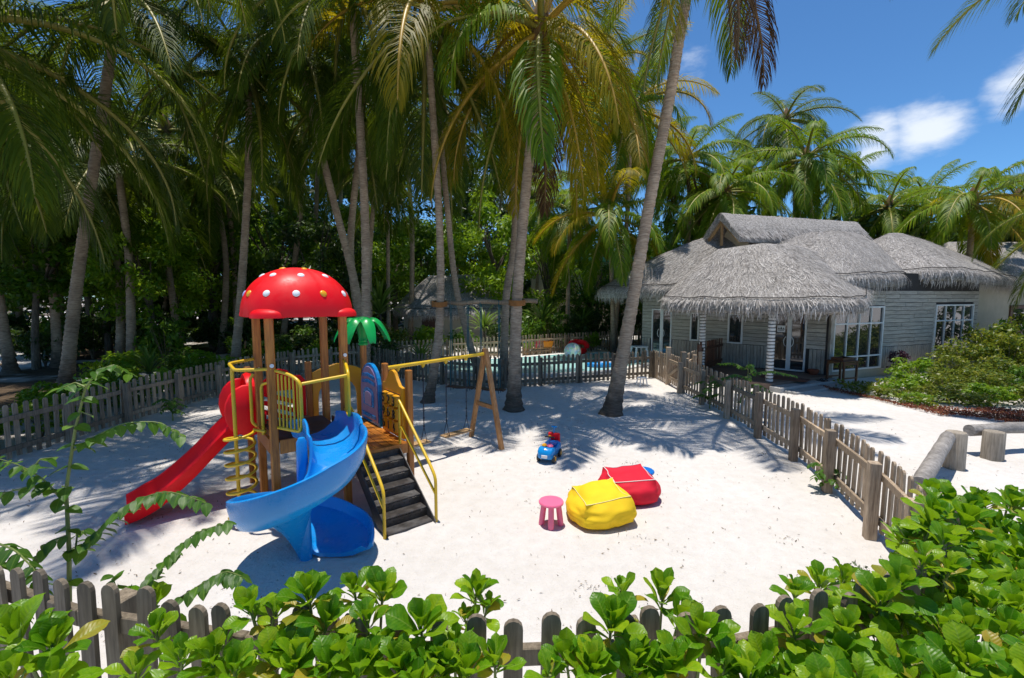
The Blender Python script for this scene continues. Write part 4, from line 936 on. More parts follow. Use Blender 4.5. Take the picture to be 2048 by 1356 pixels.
for i in range(6): sgm.add([w1.at(1.325 + i * .03, .0255, 1.545), w1.at(1.345 + i * .03, .0255, 1.545), w1.at(1.345 + i * .03, .0255, 1.575), w1.at(1.325 + i * .03, .0255, 1.575)], [(0, 1, 2, 3)])
sgm.obj('door_emblem', M['black'], dr)
# porch: floor, two steps, ringed columns
col_a = G(1538, 763, .2); hl_ = house.location
def slab(pts, z0, z1, name, mat):
    n_ = len(pts); mb = MB(); mb.add([(x - hl_.x, y - hl_.y, z) for z in (z0, z1) for x, y in pts], [tuple(range(n_ - 1, -1, -1)), tuple(range(n_, 2 * n_))] + [(i, (i + 1) % n_, (i + 1) % n_ + n_, i + n_) for i in range(n_)]); return mb.obj(name, M[mat], house, bevel=.012)
qx, qy = math.cos(A1), math.sin(A1); E0 = (col_a.x - .12, col_a.y - .34); E1_ = (K[0] + .02, K[1] - .16); ed = Vector((E1_[0] - E0[0], E1_[1] - E0[1])).normalized(); en = Vector((ed.y, -ed.x))
slab([E0, E1_, (K[0] + 5.2 * qx - .045, K[1] + 5.2 * qy - .045), (E0[0] + 3.4 * qx, E0[1] + 3.4 * qy)], -.1, .2, 'porch_floor', 'porch')
def stp(a0, a1, n0, n1, z1):
    A_, B_ = Vector(E0) + ed * a0, Vector(E0) + ed * a1; slab([tuple(A_ + en * n1), tuple(B_ + en * n1), tuple(B_ + en * n0), tuple(A_ + en * n0)], -.1, z1, 'step', 'stone')
LE = (Vector(E1_) - Vector(E0)).length; stp(-.1, LE - .05, .004, .34, .135); stp(.05, LE - .12, .344, .72, .065)
def column(px, py):
    q = G(px, py, .2); rows = []; mb = MB()
    prof = [];
    for i in range(26):
        z = i * .1; prof += [(.098 + rng.uniform(-.004, .006), z), (.104, z + .05), (.100, z + .075), (.088, z + .085)]
    mb.lathe(prof, 14, (q.x - 10, q.y - 17, .2)); cm = mb.obj('column', M['column'], house, smooth=40)
m, t, b = mat_base('ringed_column'); v = coords(t, (1, 1, 1), rand=False)
wv = t.nodes.new('ShaderNodeTexWave'); wv.bands_direction = 'Z'; wv.inputs['Scale'].default_value = 3.14; wv.inputs['Distortion'].default_value = 1.6; wv.inputs['Detail'].default_value = 2; lk(t, v, wv.inputs['Vector'])
r = ramp(t, wv.outputs['Fac'], [(0.05, (.05, .05, .05)), (0.28, (.52, .52, .50)), (.7, (.62, .62, .60))]); lk(t, r.outputs[0], b.inputs['Base Color']); b.inputs['Roughness'].default_value = .85; M['column'] = m
column(1538, 763); column(1402, 742)
# roofs
roof(house, [(3.4, 19.9, 2.95, 0), (6.9, 16.7, 3.05, .1), (9.30, 13.85, 3.22, .6), (10.6, 14.0, 3.3, .75), (13.9, 16.1, 3.40, 1), (16.0, 19.5, 3.3, 1), (14.8, 23.5, 3.2, 1), (8.0, 24.5, 3.0, 0), (5.2, 22.4, 2.95, 0)],
     [(8.6, 17.9, 5.30), (12.1, 18.9, 5.42), (13.9, 19.4, 5.42)], 1, bulge=.30, round_=2)
roof(house, [(4.75, 15.6, 2.52, 0), (6.9, 13.5, 2.54, .3), (8.55, 11.85, 2.56, .6), (9.4, 12.2, 2.58, .9), (10.5, 13.5, 2.6, 1), (12.0, 15.6, 3.4, 1), (10.2, 18.0, 4.4, .6), (7.2, 17.6, 3.6, 0)],
     [(7.3, 16.5, 4.36), (8.5, 15.8, 4.46), (9.6, 15.7, 4.40)], 2, bulge=.07, round_=2)
roof(house, [(13.3, 16.9, 3.5, 0), (15.0, 15.75, 3.60, .35), (17.5, 16.8, 3.45, .9), (20.4, 18.3, 3.28, 1), (21.5, 21, 3.2, 1), (19.5, 25, 3.1, 1), (14, 24.5, 3.2, 0), (12.5, 20, 3.5, 0)],
     [(16.4, 20.3, 5.40), (17.3, 20.7, 5.46)], 3, bulge=.10, round_=2)
# ridge gable: thatched cap with an open timbered end
g0, g1 = Vector((7.75, 17.5, 5.80)), Vector((14.2, 19.42, 5.78)); ax = (g1 - g0).normalized(); sdv = Vector((ax.y, -ax.x, 0))
rows = []
for i in range(25):
    t_ = i / 24; p_ = g0.lerp(g1, t_) - house.location; hw, dp = 1.02 - .25 * t_, .98 - .15 * t_; j_ = .03 * noise.noise((i * .6, 0, 0)); row = []
    for a_, dz in ((-hw, -dp), (-hw * .55, -dp * .50), (-.12, -.05), (0, .0), (.12, -.05), (hw * .55, -dp * .50), (hw, -dp), (hw - .02, -dp - .2), (.45 * hw, -.62 * dp - .05), (0, -.26), (-.45 * hw, -.62 * dp - .05), (-hw + .02, -dp - .2)):
        row.append(p_ + sdv * a_ + Vector((0, 0, dz + j_)))
    rows.append(row)
mb = MB(); mb.loft(rows, closed=True, caps=True); cap = mb.obj('ridge_thatch', M['thatch'], house, smooth=50)
rs = np.random.RandomState(5); n = 5200; V = []
for i in range(n):
    t_ = rs.rand(); s_ = rs.choice([-1, 1]); u_ = rs.rand(); hw, dp = 1.02 - .25 * t_, .98 - .15 * t_
    p_ = g0.lerp(g1, t_) - house.location + sdv * (s_ * hw * u_) + Vector((0, 0, -dp * u_ + .02)); dn = (sdv * s_ * hw + Vector((0, 0, -dp))).normalized() + ax * rs.normal() * .25
    q_ = p_ + dn * rs.uniform(.15, .36) + Vector((0, 0, rs.uniform(.01, .05))); W_ = ax * rs.uniform(.006, .014)
    V += [p_ - W_, p_ + W_, q_ + W_ * .5, q_ - W_ * .5]
tag(link('straw', np_mesh('straw', np.array([tuple(x) for x in V]), np.arange(len(V)).reshape(-1, 4), None, M['straw']), cap), kind='stuff')
gp_ = g0 - house.location + ax * .12
mb = MB(); mb.bar(gp_ + Vector((0, 0, -.30)), gp_ + sdv * .92 + Vector((0, 0, -1.14)), .07, .12); mb.bar(gp_ + Vector((0, 0, -.30)), gp_ - sdv * .92 + Vector((0, 0, -1.14)), .07, .12); mb.bar(gp_ + Vector((0, 0, -.32)), gp_ + Vector((0, 0, -1.2)), .08, .08)
mb.obj('gable_frame', M['raw_wood'], house, bevel=.005)
gq = gp_ + ax * .45
mb = MB(); mb.add([gq + Vector((0, 0, -.35)), gq + sdv * .9 + Vector((0, 0, -1.25)), gq - sdv * .9 + Vector((0, 0, -1.25)), gq + ax * .04 + Vector((0, 0, -.35)), gq + ax * .04 + sdv * .9 + Vector((0, 0, -1.25)), gq + ax * .04 - sdv * .9 + Vector((0, 0, -1.25))], [(0, 1, 2), (5, 4, 3), (0, 3, 4, 1), (1, 4, 5, 2), (2, 5, 3, 0)])
mb.obj('gable_panel', M['pale_wall'], house)
# the house behind on the right, the small hut at the left, the pale building
h2 = thing('thatched_house', 'second thatched house with grey roof at the right edge of the picture', 'house', (24, 24, 0))
mb = MB(); mb.box((-3, -2.5, 0), (6, 4, 3.0)); mb.obj('wall', M['cream'], h2)
roof(h2, [(19.5, 22.5, 2.9, 0), (23, 20.4, 3.0, .3), (31, 20.8, 3.0, 1), (32, 29, 3, 1), (20, 29, 3, 0)], [(23.4, 25, 5.6), (28.5, 25.2, 5.6)], 6, dens=90)
h3 = thing('thatched_hut', 'small thatched hut in dappled shade behind the left end of the pool', 'hut', (-4.6, 27.5, 0))
mb = MB(); mb.box((-1.6, -1.2, 0), (3.6, 2.2, 2.2)); mb.obj('wall', M['cream'], h3)
mb = MB(); mb.box((-.55, -1.24, 0), (.35, -1.202, 1.9)); mb.obj('door', M['dark_wood'], h3)
roof(h3, [(-7.2, 27.0, 2.0, 0), (-5.8, 25.2, 1.9, 0), (-.6, 25.2, 1.9, 1), (.4, 27.5, 2.0, 1), (-.8, 30.6, 2, 1), (-6.4, 30.6, 2, 0)], [(-4.9, 27.8, 3.9), (-1.9, 27.9, 4.0)], 7, dens=90)
h4 = thing('pale_building', 'pale building with turquoise roof edge half hidden by trees beyond the pool', 'building', (5.0, 34, 0))
mb = MB(); mb.box((-3.5, 0, 0), (6.5, 5, 5.2)); mb.obj('wall', M['pale_wall'], h4)
mb = MB(); mb.box((-1.0, -1.4, 5.21), (7.2, 5.4, 5.45)); mb.obj('roof', M['teal'], h4)
mb = MB(); mb.box((-.2, -1.7, 2.9), (6.9, -.01, 3.0)); mb.obj('awning', M['teal'], h4)
mb = MB(); mb.box((-3.2, -1.9, 3.3), (-.5, -.3, 3.36), 0, Matrix.Rotation(R(-12), 4, 'Y')); mb.obj('sunshade', M['white_plastic'], h4)
mb = MB(); mb.box((1.2, -.04, 3.5), (2.6, -.005, 4.7)); mb.obj('window', M['glass'], h4)

# small things around the house
tb = thing('side_table', 'small dark wooden slatted table in front of the big house window', 'table', G(1682, 768), R(22))
for sx_ in (-1, 1):
    for sy_ in (-1, 1):
        mb = MB(); mb.box((sx_ * .3 - .025, sy_ * .24 - .025, 0), (sx_ * .3 + .025, sy_ * .24 + .025, .72)); mb.obj('leg', M['dark_wood'], tb)
for i in range(5):
    mb = MB(); mb.box((-.36, -.28 + i * .115, .722), (.36, -.18 + i * .115, .748)); mb.obj('slat', M['dark_wood'], tb, bevel=.004)
for sy_ in (-1, 1):
    mb = MB(); mb.box((-.276, sy_ * .24 - .015, .2), (.276, sy_ * .24 + .015, .24)); mb.obj('stretcher', M['dark_wood'], tb)
    mb = MB(); mb.box((-.276, sy_ * .24 - .015, .62), (.276, sy_ * .24 + .015, .70)); mb.obj('apron', M['dark_wood'], tb)
tr = thing('wooden_tray', 'shallow dark tray standing on the small slatted table', 'tray', G(1682, 768) + Vector((0, 0, .749)), R(22))
mb = MB(); mb.box((-.24, -.16, 0), (.24, .16, .02)); mb.obj('base', M['dark_wood'], tr)
for a_ in ((-.26, -.18, .26, -.161), (-.26, .161, .26, .18), (-.26, -.16, -.241, .16), (.241, -.16, .26, .16)):
    mb = MB(); mb.box((a_[0], a_[1], 0), (a_[2], a_[3], .09)); mb.obj('rim', M['dark_wood'], tr)
q = G(1626, 749, .2); pt = thing('flower_pot', 'low brown clay pot on the porch beside the door', 'pot', q)
mb = MB(); mb.lathe([(.10, 0), (.16, .08), (.17, .15), (.15, .17), (.13, .155), (.12, .1)], 16); mb.obj('bowl', M['pot'], pt, smooth=50)
q = G(1570, 757, .2)
mb = MB(); mb.box((-.62, -.3, .004), (.62, .3, .02)); tag(mb.obj('door_mat', M['mat'], None, loc=q, rot=(0, 0, A1)), 'brown door mat on the porch floor before the glass doors', 'mat')
q = G(1650, 763, .13); sh = thing('sandals', 'dark pair of sandals left on the porch step by the table', 'sandals', q, R(20))
for k_ in (0, 1):
    mb = MB(); mb.prism([(-.13, 0), (.13, 0), (.14, .02), (-.13, .025)], .09, Matrix.Translation((0, k_ * .14, 0))); sl_ = mb.obj('sole', M['black'], sh)
    mb = MB(); mb.tube([(.05, k_ * .14 - .05, .02), (.03, k_ * .14, .08), (.05, k_ * .14 + .05, .02)], .015, 6); mb.obj('strap', M['black'], sh)

# ------------------------------------------------------------------ pool
pool_pts = [(-2.0, 15.6), (.6, 15.6), (2.8, 16.0), (4.0, 16.9), (5.9, 18.6), (5.9, 21.6), (3.2, 21.4), (.2, 19.6), (-3.0, 18.2)]
lp = [np.array(p_, float) for p_ in pool_pts]
for _ in range(3): lp = [x for a_, b_ in zip(lp, lp[1:] + lp[:1]) for x in (a_ * .75 + b_ * .25, a_ * .25 + b_ * .75)]
cen = sum(lp) / len(lp); N = len(lp)
def ring(off, z):
    out = []
    for i in range(N):
        d = lp[(i + 1) % N] - lp[i - 1]; d /= np.linalg.norm(d); nrm = np.array([d[1], -d[0]]); out.append((lp[i][0] + nrm[0] * off, lp[i][1] + nrm[1] * off, z))
    return out
def surf(name, verts, mat, **k):
    mb = MB(); mb.add(verts, [tuple(range(len(verts)))]); return mb.obj(name, mat, None)
pav = [(-4.6, 16.0), (-2.2, 14.2), (-.3, 13.6), (4.6, 15.4), (6.0, 15.8), (7.2, 20), (8.5, 24.6), (4.9, 22.9), (0, 20.0), (-4.6, 17.8)]
tag(surf('pool_paving', [(x, y, .028) for x, y in pav], M['paving']), kind='structure')
pl = thing('swimming_pool', 'shallow children pool with pale aqua water behind the grey picket fence', 'pool', (0, 0, 0))
mb = MB(); mb.loft([ring(.34, .03), ring(.34, .085), ring(.02, .085), ring(.0, .07), ring(0, .03)], closed=True); mb.obj('coping', M['coping'], pl, smooth=30)
mb = MB(); mb.loft([ring(.004, .056), ring(-.004, .056), ring(-.004, .078), ring(.004, .078)], closed=True); mb.obj('tile_band', M['tile'], pl)
mb = MB(); v_ = ring(.01, .055); mb.add(v_, [tuple(range(N))]); tag(mb.obj('water', M['water'], pl), kind=None)
# toys about the pool
q = P(1145, 708, 19.4); bb = thing('beach_ball', 'big mottled multi-coloured beach ball floating at the right end of the pool', 'ball', (q.x, q.y, .05))
m, t, b = mat_base('ball_print'); v = coords(t, rand=False); vo = t.nodes.new('ShaderNodeTexVoronoi'); vo.inputs['Scale'].default_value = 9; lk(t, v, vo.inputs['Vector'])
hs = t.nodes.new('ShaderNodeHueSaturation'); hs.inputs['Saturation'].default_value = .75; lk(t, vo.outputs['Color'], hs.inputs['Color']); mxn = t.nodes.new('ShaderNodeMixRGB'); mxn.inputs[0].default_value = .45; lk(t, hs.outputs[0], mxn.inputs[1]); mxn.inputs[2].default_value = (.75, .78, .75, 1); lk(t, mxn.outputs[0], b.inputs['Base Color']); b.inputs['Roughness'].default_value = .3; M['ball'] = m
for k_ in range(6):
    mb = MB(); rows = []
    for i in range(7):
        a_ = R(60) * k_ + R(59) * i / 6; rows.append([(.36 * math.cos(a_) * math.sin(p_), .36 * math.sin(a_) * math.sin(p_), .34 - .36 * math.cos(p_)) for p_ in [math.pi * (.02 + .96 * j / 12) for j in range(13)]])
    mb.loft(rows); mb.obj('ball_panel', M['ball'], bb, smooth=60)
q = P(1163, 707, 20.4); fl = thing('inflatable_chair', 'small red inflatable seat on the pool edge behind the beach ball', 'inflatable', (q.x, q.y + .9, .03))
mb = MB(); mb.lathe([(.05, .02), (.34, .05), (.40, .16), (.34, .27), (.12, .28)], 18); mb.obj('cushion', M['red'], fl, smooth=60)
mb = MB(); mb.tube([(.38 * math.cos(a_), .38 * math.sin(a_), .42 + .12 * math.sin(a_)) for a_ in [R(-20 + i * 22) for i in range(11)]], .12, 10); mb.obj('back_ring', M['red'], fl, smooth=60)
q = P(1190, 728, 17.6); ft = thing('toy_boat', 'blue and yellow inflatable toy boat by the near edge of the pool', 'toy', (3.3, 17.3, .055))
mb = MB(); mb.tube([(.42 * math.cos(a_), .26 * math.sin(a_), .08) for a_ in [R(30 * i) for i in range(12)]], .09, 8, closed=True); mb.obj('tube', M['blue'], ft, smooth=60)
mb = MB(); mb.box((-.3, -.16, .03), (.3, .16, .06)); mb.obj('floor', M['yellow'], ft)
mb = MB(); mb.tube([(.42, 0, .1), (.5, 0, .28), (.62, 0, .34)], [.07, .06, .03], 8); mb.obj('prow', M['white_plastic'], ft, smooth=60)
mb = MB(); mb.tube([(-.42, 0, .1), (-.48, .05, .3)], [.06, .04], 8); mb.obj('tail', M['yellow'], ft, smooth=60)
# bench with toys at the back of the pool
bq = P(1075, 702, 21.4); bn = thing('low_bench', 'low wooden bench carrying toys at the back rim of the pool', 'bench', (bq.x, bq.y, 0), R(24))
for i in range(3):
    mb = MB(); mb.box((-.75, -.2 + i * .14, .28), (.75, -.08 + i * .14, .31)); mb.obj('slat', M['raw_wood'], bn, bevel=.004)
for sx_ in (-.6, .6):
    mb = MB(); mb.box((sx_ - .03, -.18, 0), (sx_ + .03, .18, .279)); mb.obj('leg', M['raw_wood'], bn)
def crate(label, off, mat, s):
    t_ = thing('toy_crate', label, 'crate', Vector((bq.x, bq.y, .312)) + Matrix.Rotation(R(24), 3, 'Z') @ Vector(off), R(24))
    mb = MB(); mb.loft([[(a_ * w_, b_ * w_ * .7, z_) for a_, b_ in ((-1, -1), (1, -1), (1, 1), (-1, 1))] for w_, z_ in ((s * .8, 0), (s, s * 1.1), (s * .92, s * 1.1), (s * .75, .02))], closed=True, caps=False)
    mb.add([(a_ * s * .78, b_ * s * .78 * .7, .015) for a_, b_ in ((-1, -1), (1, -1), (1, 1), (-1, 1))], [(0, 1, 2, 3)]); mb.obj('tub', mat, t_)
    mb = MB(); mb.bar((-s * 1.02, 0, s * .95), (s * 1.02, 0, s * .95), .02, .03); mb.obj('handle', mat, t_); return t_
crate('orange plastic tub at the right end of the toy bench', (.48, .0, 0), M['orange'], .27)
crate('lime green plastic tub at the left end of the toy bench', (-.5, .0, 0), M['lime'] if 'lime' in M else M.setdefault('lime', m_plain('lime_plastic', (.35, .6, .05), .4)), .24)
tq = thing('sand_toys', 'heap of pink toy cups between the two plastic tubs on the bench', 'toys', Vector((bq.x, bq.y, .312)), R(24))
for (ox, oz, mt) in ((-.08, 0, 'pink'), (.12, 0, 'lilac'), (.02, .16, 'pink')):
    mb = MB(); mb.lathe([(.07, 0), (.1, .16), (.09, .16), (.065, .02)], 12, (ox, 0, oz)); mb.obj('cup', M[mt], tq, smooth=50)
q = Vector((bq.x, bq.y, .54)) + Matrix.Rotation(R(24), 3, 'Z') @ Vector((-.5, .0, .02))
tg = thing('water_toy', 'dark blue and orange water toy lying across the lime tub', 'toy', q, R(24))
mb = MB(); mb.tube([(-.28, 0, .03), (.2, 0, .06)], .045, 8); mb.obj('barrel', M['navy'], tg, smooth=60)
mb = MB(); mb.tube([(-.05, -.03, .08), (.28, -.02, .14)], .022, 8); mb.obj('nozzle', M['orange'], tg, smooth=60)
def stool_white(label, x, y, z, s):
    t_ = thing('plastic_stool', label, 'stool', (x, y, z), R(15)); mb = MB(); mb.box((-.19 * s, -.17 * s, .38 * s), (.19 * s, .17 * s, .42 * s)); mb.obj('seat', M['white_plastic'], t_, bevel=.015)
    for a_ in (-1, 1):
        for b_ in (-1, 1):
            mb = MB(); mb.bar((a_ * .2 * s, b_ * .18 * s, 0), (a_ * .15 * s, b_ * .13 * s, .379 * s), .05 * s, .05 * s); mb.obj('leg', M['white_plastic'], t_)
    return t_
q = P(1278, 704, 19.0); stool_white('white plastic table beside the pool near the house corner', q.x, 19.0, .03, 1.5)
q = G(1279, 768); stool_white('small white plastic step stool at the foot of the pool fence', q.x, q.y - .25, 0, .62)
def tub(label, px, py, d, mat):
    q = P(px, py, d); t_ = thing('toy_bucket', label, 'bucket', (q.x, d, .0)); mb = MB(); mb.lathe([(.11, 0), (.16, .24), (.175, .25), (.15, .24), (.1, .02)], 14); mb.obj('body', mat, t_, smooth=40)
    mb = MB(); mb.tube([(.165 * math.cos(a_), 0, .24 + .14 * math.sin(a_)) for a_ in [math.pi * i / 8 for i in range(9)]], .008, 5); mb.obj('handle', mat, t_); return t_
tub('yellow toy bucket behind the gate in front of the house', 1370, 700, 15.8, M['amber'])
tub('orange toy bucket beside the house corner behind the fence', 1352, 700, 17.0, M['orange'])
# log barriers beyond the right fence
def log_rail(label, a_, b_, rad, stub, stub2=None, seed=1):
    t_ = thing('log_barrier', label, 'barrier', (stub[0], stub[1], 0)); o = t_.location; a_, b_ = Vector(a_) - o, Vector(b_) - o; mb = MB(); n = 26; pts, rr = [], []
    for i in range(n + 1):
        pts.append(a_.lerp(b_, i / n) + Vector((0, 0, .02 * noise.noise((i * .3, seed, 0))))); rr.append(rad * (1 + .06 * noise.noise((i * .5, 2, seed))))
    mb.tube(pts, rr, 14); mb.obj('log', M['log_wood'], t_, smooth=50)
    for st in (stub, stub2):
        if st is None: continue
        mb = MB(); mb.lathe([(st[2] * 1.06, -.1), (st[2] * 1.02, .1), (st[2], st[3] - .02), (st[2] * .9, st[3])], 16, (st[0] - o.x, st[1] - o.y, 0)); mb.obj('stub_post', M['stub_wood'], t_, smooth=40)
    return t_
log_rail('short pale log rail on a round stub post, slanting towards the right fence', (6.86, 7.06, .50), (4.95, 5.40, .43), .092, (6.98, 7.06, .135, .585), (5.15, 5.35, .13, .34), 1)
log_rail('second log rail at the right edge with a dark sawn end', (7.85, 7.72, .41), (11.5, 8.3, .43), .098, (8.05, 7.50, .14, .46), (11.0, 7.95, .15, .5), 2)
# ------------------------------------------------------------------ play structure (local frame: u right-back, v left-back)
O = G(557, 1054); ANG = R(38); S = .82
ps = thing('play_structure', 'wooden playground tower with red mushroom roof, blue spiral slide, red slide and black steps', 'playground tower', O, ANG)
def W2L(x, y):
    dx, dy = x - O.x, y - O.y; return dx * math.cos(ANG) + dy * math.sin(ANG), -dx * math.sin(ANG) + dy * math.cos(ANG)
U5, V3 = 1.69, 1.70
def post(u, v, h, w=.084):
    mb = MB(); mb.box((u - w/2, v - w/2, -.2), (u + w/2, v + w/2, h)); return mb.obj('post', M['post_wood'], ps, bevel=.010)
for u, v in ((0, 0), (S, 0), (0, S), (S, S)): post(u, v, 2.60, .088)
for u, v in ((U5, 0), (U5, S), (0, V3), (S, V3)): post(u, v, 1.70)
post(U5, V3, 1.93)
# decks
mb = MB(); mb.box((.052, -.02, 1.0), (S - .052, S + .02, 1.05)); mb.obj('rubber_deck', M['rubber'], ps, bevel=.008)
for k_ in range(2):
    mb = MB(); mb.box((.052, (-.045 if k_ == 0 else S + .021), .88), (S - .052, (-.021 if k_ == 0 else S + .045), 1.045)); mb.obj('deck_beam', M['post_wood'], ps, bevel=.004)
mb = MB(); mb.box((-.045, .052, .88), (-.021, S - .052, 1.045)); mb.obj('deck_beam', M['post_wood'], ps)
mb = MB(); mb.box((.02, S + .05, .83), (S - .03, V3 - .05, .88)); mb.obj('rubber_deck', M['rubber'], ps, bevel=.008)
for i in range(7):
    w_ = (U5 - .03 - S - .06) / 7; mb = MB(); mb.box((S + .05 + i * w_, .0, .66), (S + .05 + (i + 1) * w_ - .006, V3 - .06, .70)); mb.obj('deck_plank', M['deck_wood'], ps, bevel=.003)
mb = MB(); mb.box((S + .05, -.035, .56), (U5 - .05, -.005, .695)); mb.obj('deck_beam', M['post_wood'], ps)
mb = MB(); mb.box((U5 - .028, .05, .56), (U5 - .002, V3 - .05, .655)); mb.obj('deck_beam', M['post_wood'], ps)
mb = MB(); mb.box((S + .052, .05, .70), (S + .07, S - .05, 1.04)); mb.obj('riser_board', M['rubber'], ps)
# mushroom roof
cx = cy = S / 2
def dome(a, t):
    r_ = .645 * (1 + .035 * math.cos(4 * (a - math.pi / 4))); tt = math.sin(t); k_ = math.cos(t) ** .92
    rr = r_ * k_; rib = 1 - .018 * math.exp(-(((a + .45) % (math.pi / 2) - math.pi / 4) / .035) ** 2)
    return Vector((cx + rr * rib * math.cos(a), cy + rr * rib * math.sin(a), 2.50 + .555 * tt * (rib if t < 1.3 else 1)))
rows = []; NA = 80
for t_ in [0, 0.0] + [math.pi / 2 * i / 18 for i in range(1, 18)] + [1.5705]:
    rows.append([dome(2 * math.pi * k_ / NA, t_) - (Vector((0, 0, .035)) if len(rows) == 0 else Vector((0, 0, 0))) for k_ in range(NA)])
inner = [[Vector((cx, cy, 2.47)) + (p_ - Vector((cx, cy, 2.50))) * .95 for p_ in row] for row in rows[1:]]
mb = MB(); mb.loft([*inner[::-1], *rows], closed=True); cap_ = mb.obj('mushroom_roof', M['red'], ps, smooth=50)
for a_ in (0, 1, 2, 3):                                   # four moulded lugs above the corner posts
    an = math.pi / 4 + a_ * math.pi / 2; mb = MB(); rws = []
    for i in range(9):
        f_ = math.pi / 2 * i / 8; rws.append([(cx + math.cos(an) * .595 + (.20 * math.cos(f_)) * math.cos(q_) * .72 * math.cos(an) - .20 * math.cos(f_) * math.sin(q_) * math.sin(an), cy + math.sin(an) * .595 + .20 * math.cos(f_) * math.cos(q_) * .72 * math.sin(an) + .20 * math.cos(f_) * math.sin(q_) * math.cos(an), 2.458 + .11 * math.sin(f_) ** .6) for q_ in [2 * math.pi * j / 20 for j in range(20)]])
    mb.loft(rws, closed=True, caps=True); mb.obj('corner_lug', M['red'], cap_, smooth=60)
dome_dots = []
for row_, (t_, n_, sz, ofs) in enumerate(((.44, 12, .042, .53), (.95, 8, .041, .87), (1.32, 4, .038, .2))):
    for i in range(n_):
        a_ = 2 * math.pi * (i + ofs) / n_; p_ = dome(a_, t_); e_ = .02
        ta = (dome(a_ + e_, t_) - dome(a_ - e_, t_)).normalized(); tt = (dome(a_, t_ + e_) - dome(a_, t_ - e_)).normalized(); nn = ta.cross(tt).normalized()
        mb = MB(); mb.loft([[p_ + (ta * math.cos(q_) + tt * math.sin(q_)) * sz * math.cos(f_) + nn * (.018 * math.sin(f_) - .004) for q_ in [2 * math.pi * j / 16 for j in range(16)]] for f_ in [0, .35, .7, 1.05, 1.35]], closed=True, caps=True)
        mb.obj('dot', M[{5: 'lilac', 6: 'amber', 9: 'amber', 1: 'lilac', 2: 'amber'}.get(i, 'white_plastic') if row_ == 0 else ('white_plastic' if row_ == 1 else 'amber')], cap_, smooth=60)
# rails
def rail(name, pts, r_=.019, mat='yellow', parent=None, n=8):
    P_ = [Vector(p_) for p_ in pts]; out = [P_[0]]
    for a_, b_, c_ in zip(P_[:-2], P_[1:-1], P_[2:]):      # rounded bends
        q_ = min(.07, (a_ - b_).length * .4, (c_ - b_).length * .4); s_, e_ = b_ + (a_ - b_).normalized() * q_, b_ + (c_ - b_).normalized() * q_
        out += [s_.lerp(b_, t_).lerp(b_.lerp(e_, t_), t_) for t_ in (0, .33, .67, 1)]
    out.append(P_[-1]); mb = MB(); mb.tube(out, r_, n); return mb.obj(name, M[mat], parent or ps, smooth=60)
def clampb(p_):
    mb = MB(); mb.lathe([(.026, 0), (.026, .012), (.012, .022)], 10); mb.obj('bolt_cap', M['white_plastic'], ps, loc=p_)
ZR = 1.88
rail('loop_rail', [(.0, -.03, ZR), (-.34, .12, ZR), (-.34, .62, ZR + .02), (-.03, S, ZR + .03)])
rail('climber_pole', [(-.335, .40, -.15), (-.335, .40, ZR - .01)], .021)
pts = []
for i in range(6 * 32 + 1):                               # spring climber
    f_ = i / 32; a_ = 2 * math.pi * f_; zz_ = .08 + 1.04 * (f_ / 6) ** .85; rr_ = .155 if 0 < i < 190 else .15
    pts.append((-.30 + .155 * math.cos(a_), .36 + .155 * math.sin(a_), zz_))
pts += [(-.15, .28, 1.13), (-.06, .16, 1.12)]
mb = MB(); mb.tube(pts, .0165, 8); mb.obj('spring_climber', M['yellow'], ps, smooth=60)
rail('climber_foot', [(-.46, .36, .10), (-.335, .40, .10)], .017)
rail('grab_rail', [(-.06, S - .02, 1.72), (-.10, S - .02, 1.66), (-.10, S - .02, 1.10), (-.05, S - .02, 1.04)], .019)
rail('grab_rail', [(-.06, .30, 1.05), (-.06, .30, 1.66), (.0, .05, 1.72)], .017)
A0, A1_, B0, B1 = Vector((.04, -.05, 0)), Vector((.21, -.42, 0)), Vector((S - .01, -.05, 0)), Vector((S - .10, -.46, 0))
def side_guard(p0, p1, ztop, zlow, zend):
    t_ = thing  # noqa
    frame = rail('guard_frame', [p0 + Vector((0, 0, ztop)), p0.lerp(p1, .62) + Vector((0, 0, ztop - .03)), p1 + Vector((0, 0, ztop - .10)), p1 + Vector((0, 0, zend)), p0.lerp(p1, .9) + Vector((0, 0, zlow)), p0 + Vector((0, 0, zlow))], .019)
    for i in range(6):
        f_ = .08 + i * .155; q_ = p0.lerp(p1, f_); mb = MB(); mb.tube([q_ + Vector((0, 0, zlow)), q_ + Vector((0, 0, ztop - .03 - .05 * f_))], .011, 6); mb.obj('guard_bar', M['yellow'], frame)
side_guard(A0, A1_, ZR - .02, 1.20, 1.28); side_guard(B0, B1, ZR + .03, 1.30, 1.38)
rail('cross_rail', [A1_ + Vector((.015, .01, ZR - .14)), B1 + Vector((-.015, .01, ZR - .09))], .019)
for p_ in ((.0, -.051, 1.92), (S, -.051, 1.98), (0, S - .051, 1.78)):
    mb = MB(); mb.tube([p_, (p_[0], p_[1] - .018, p_[2])], .022, 10); mb.obj('bolt_cap', M['white_plastic'], ps)
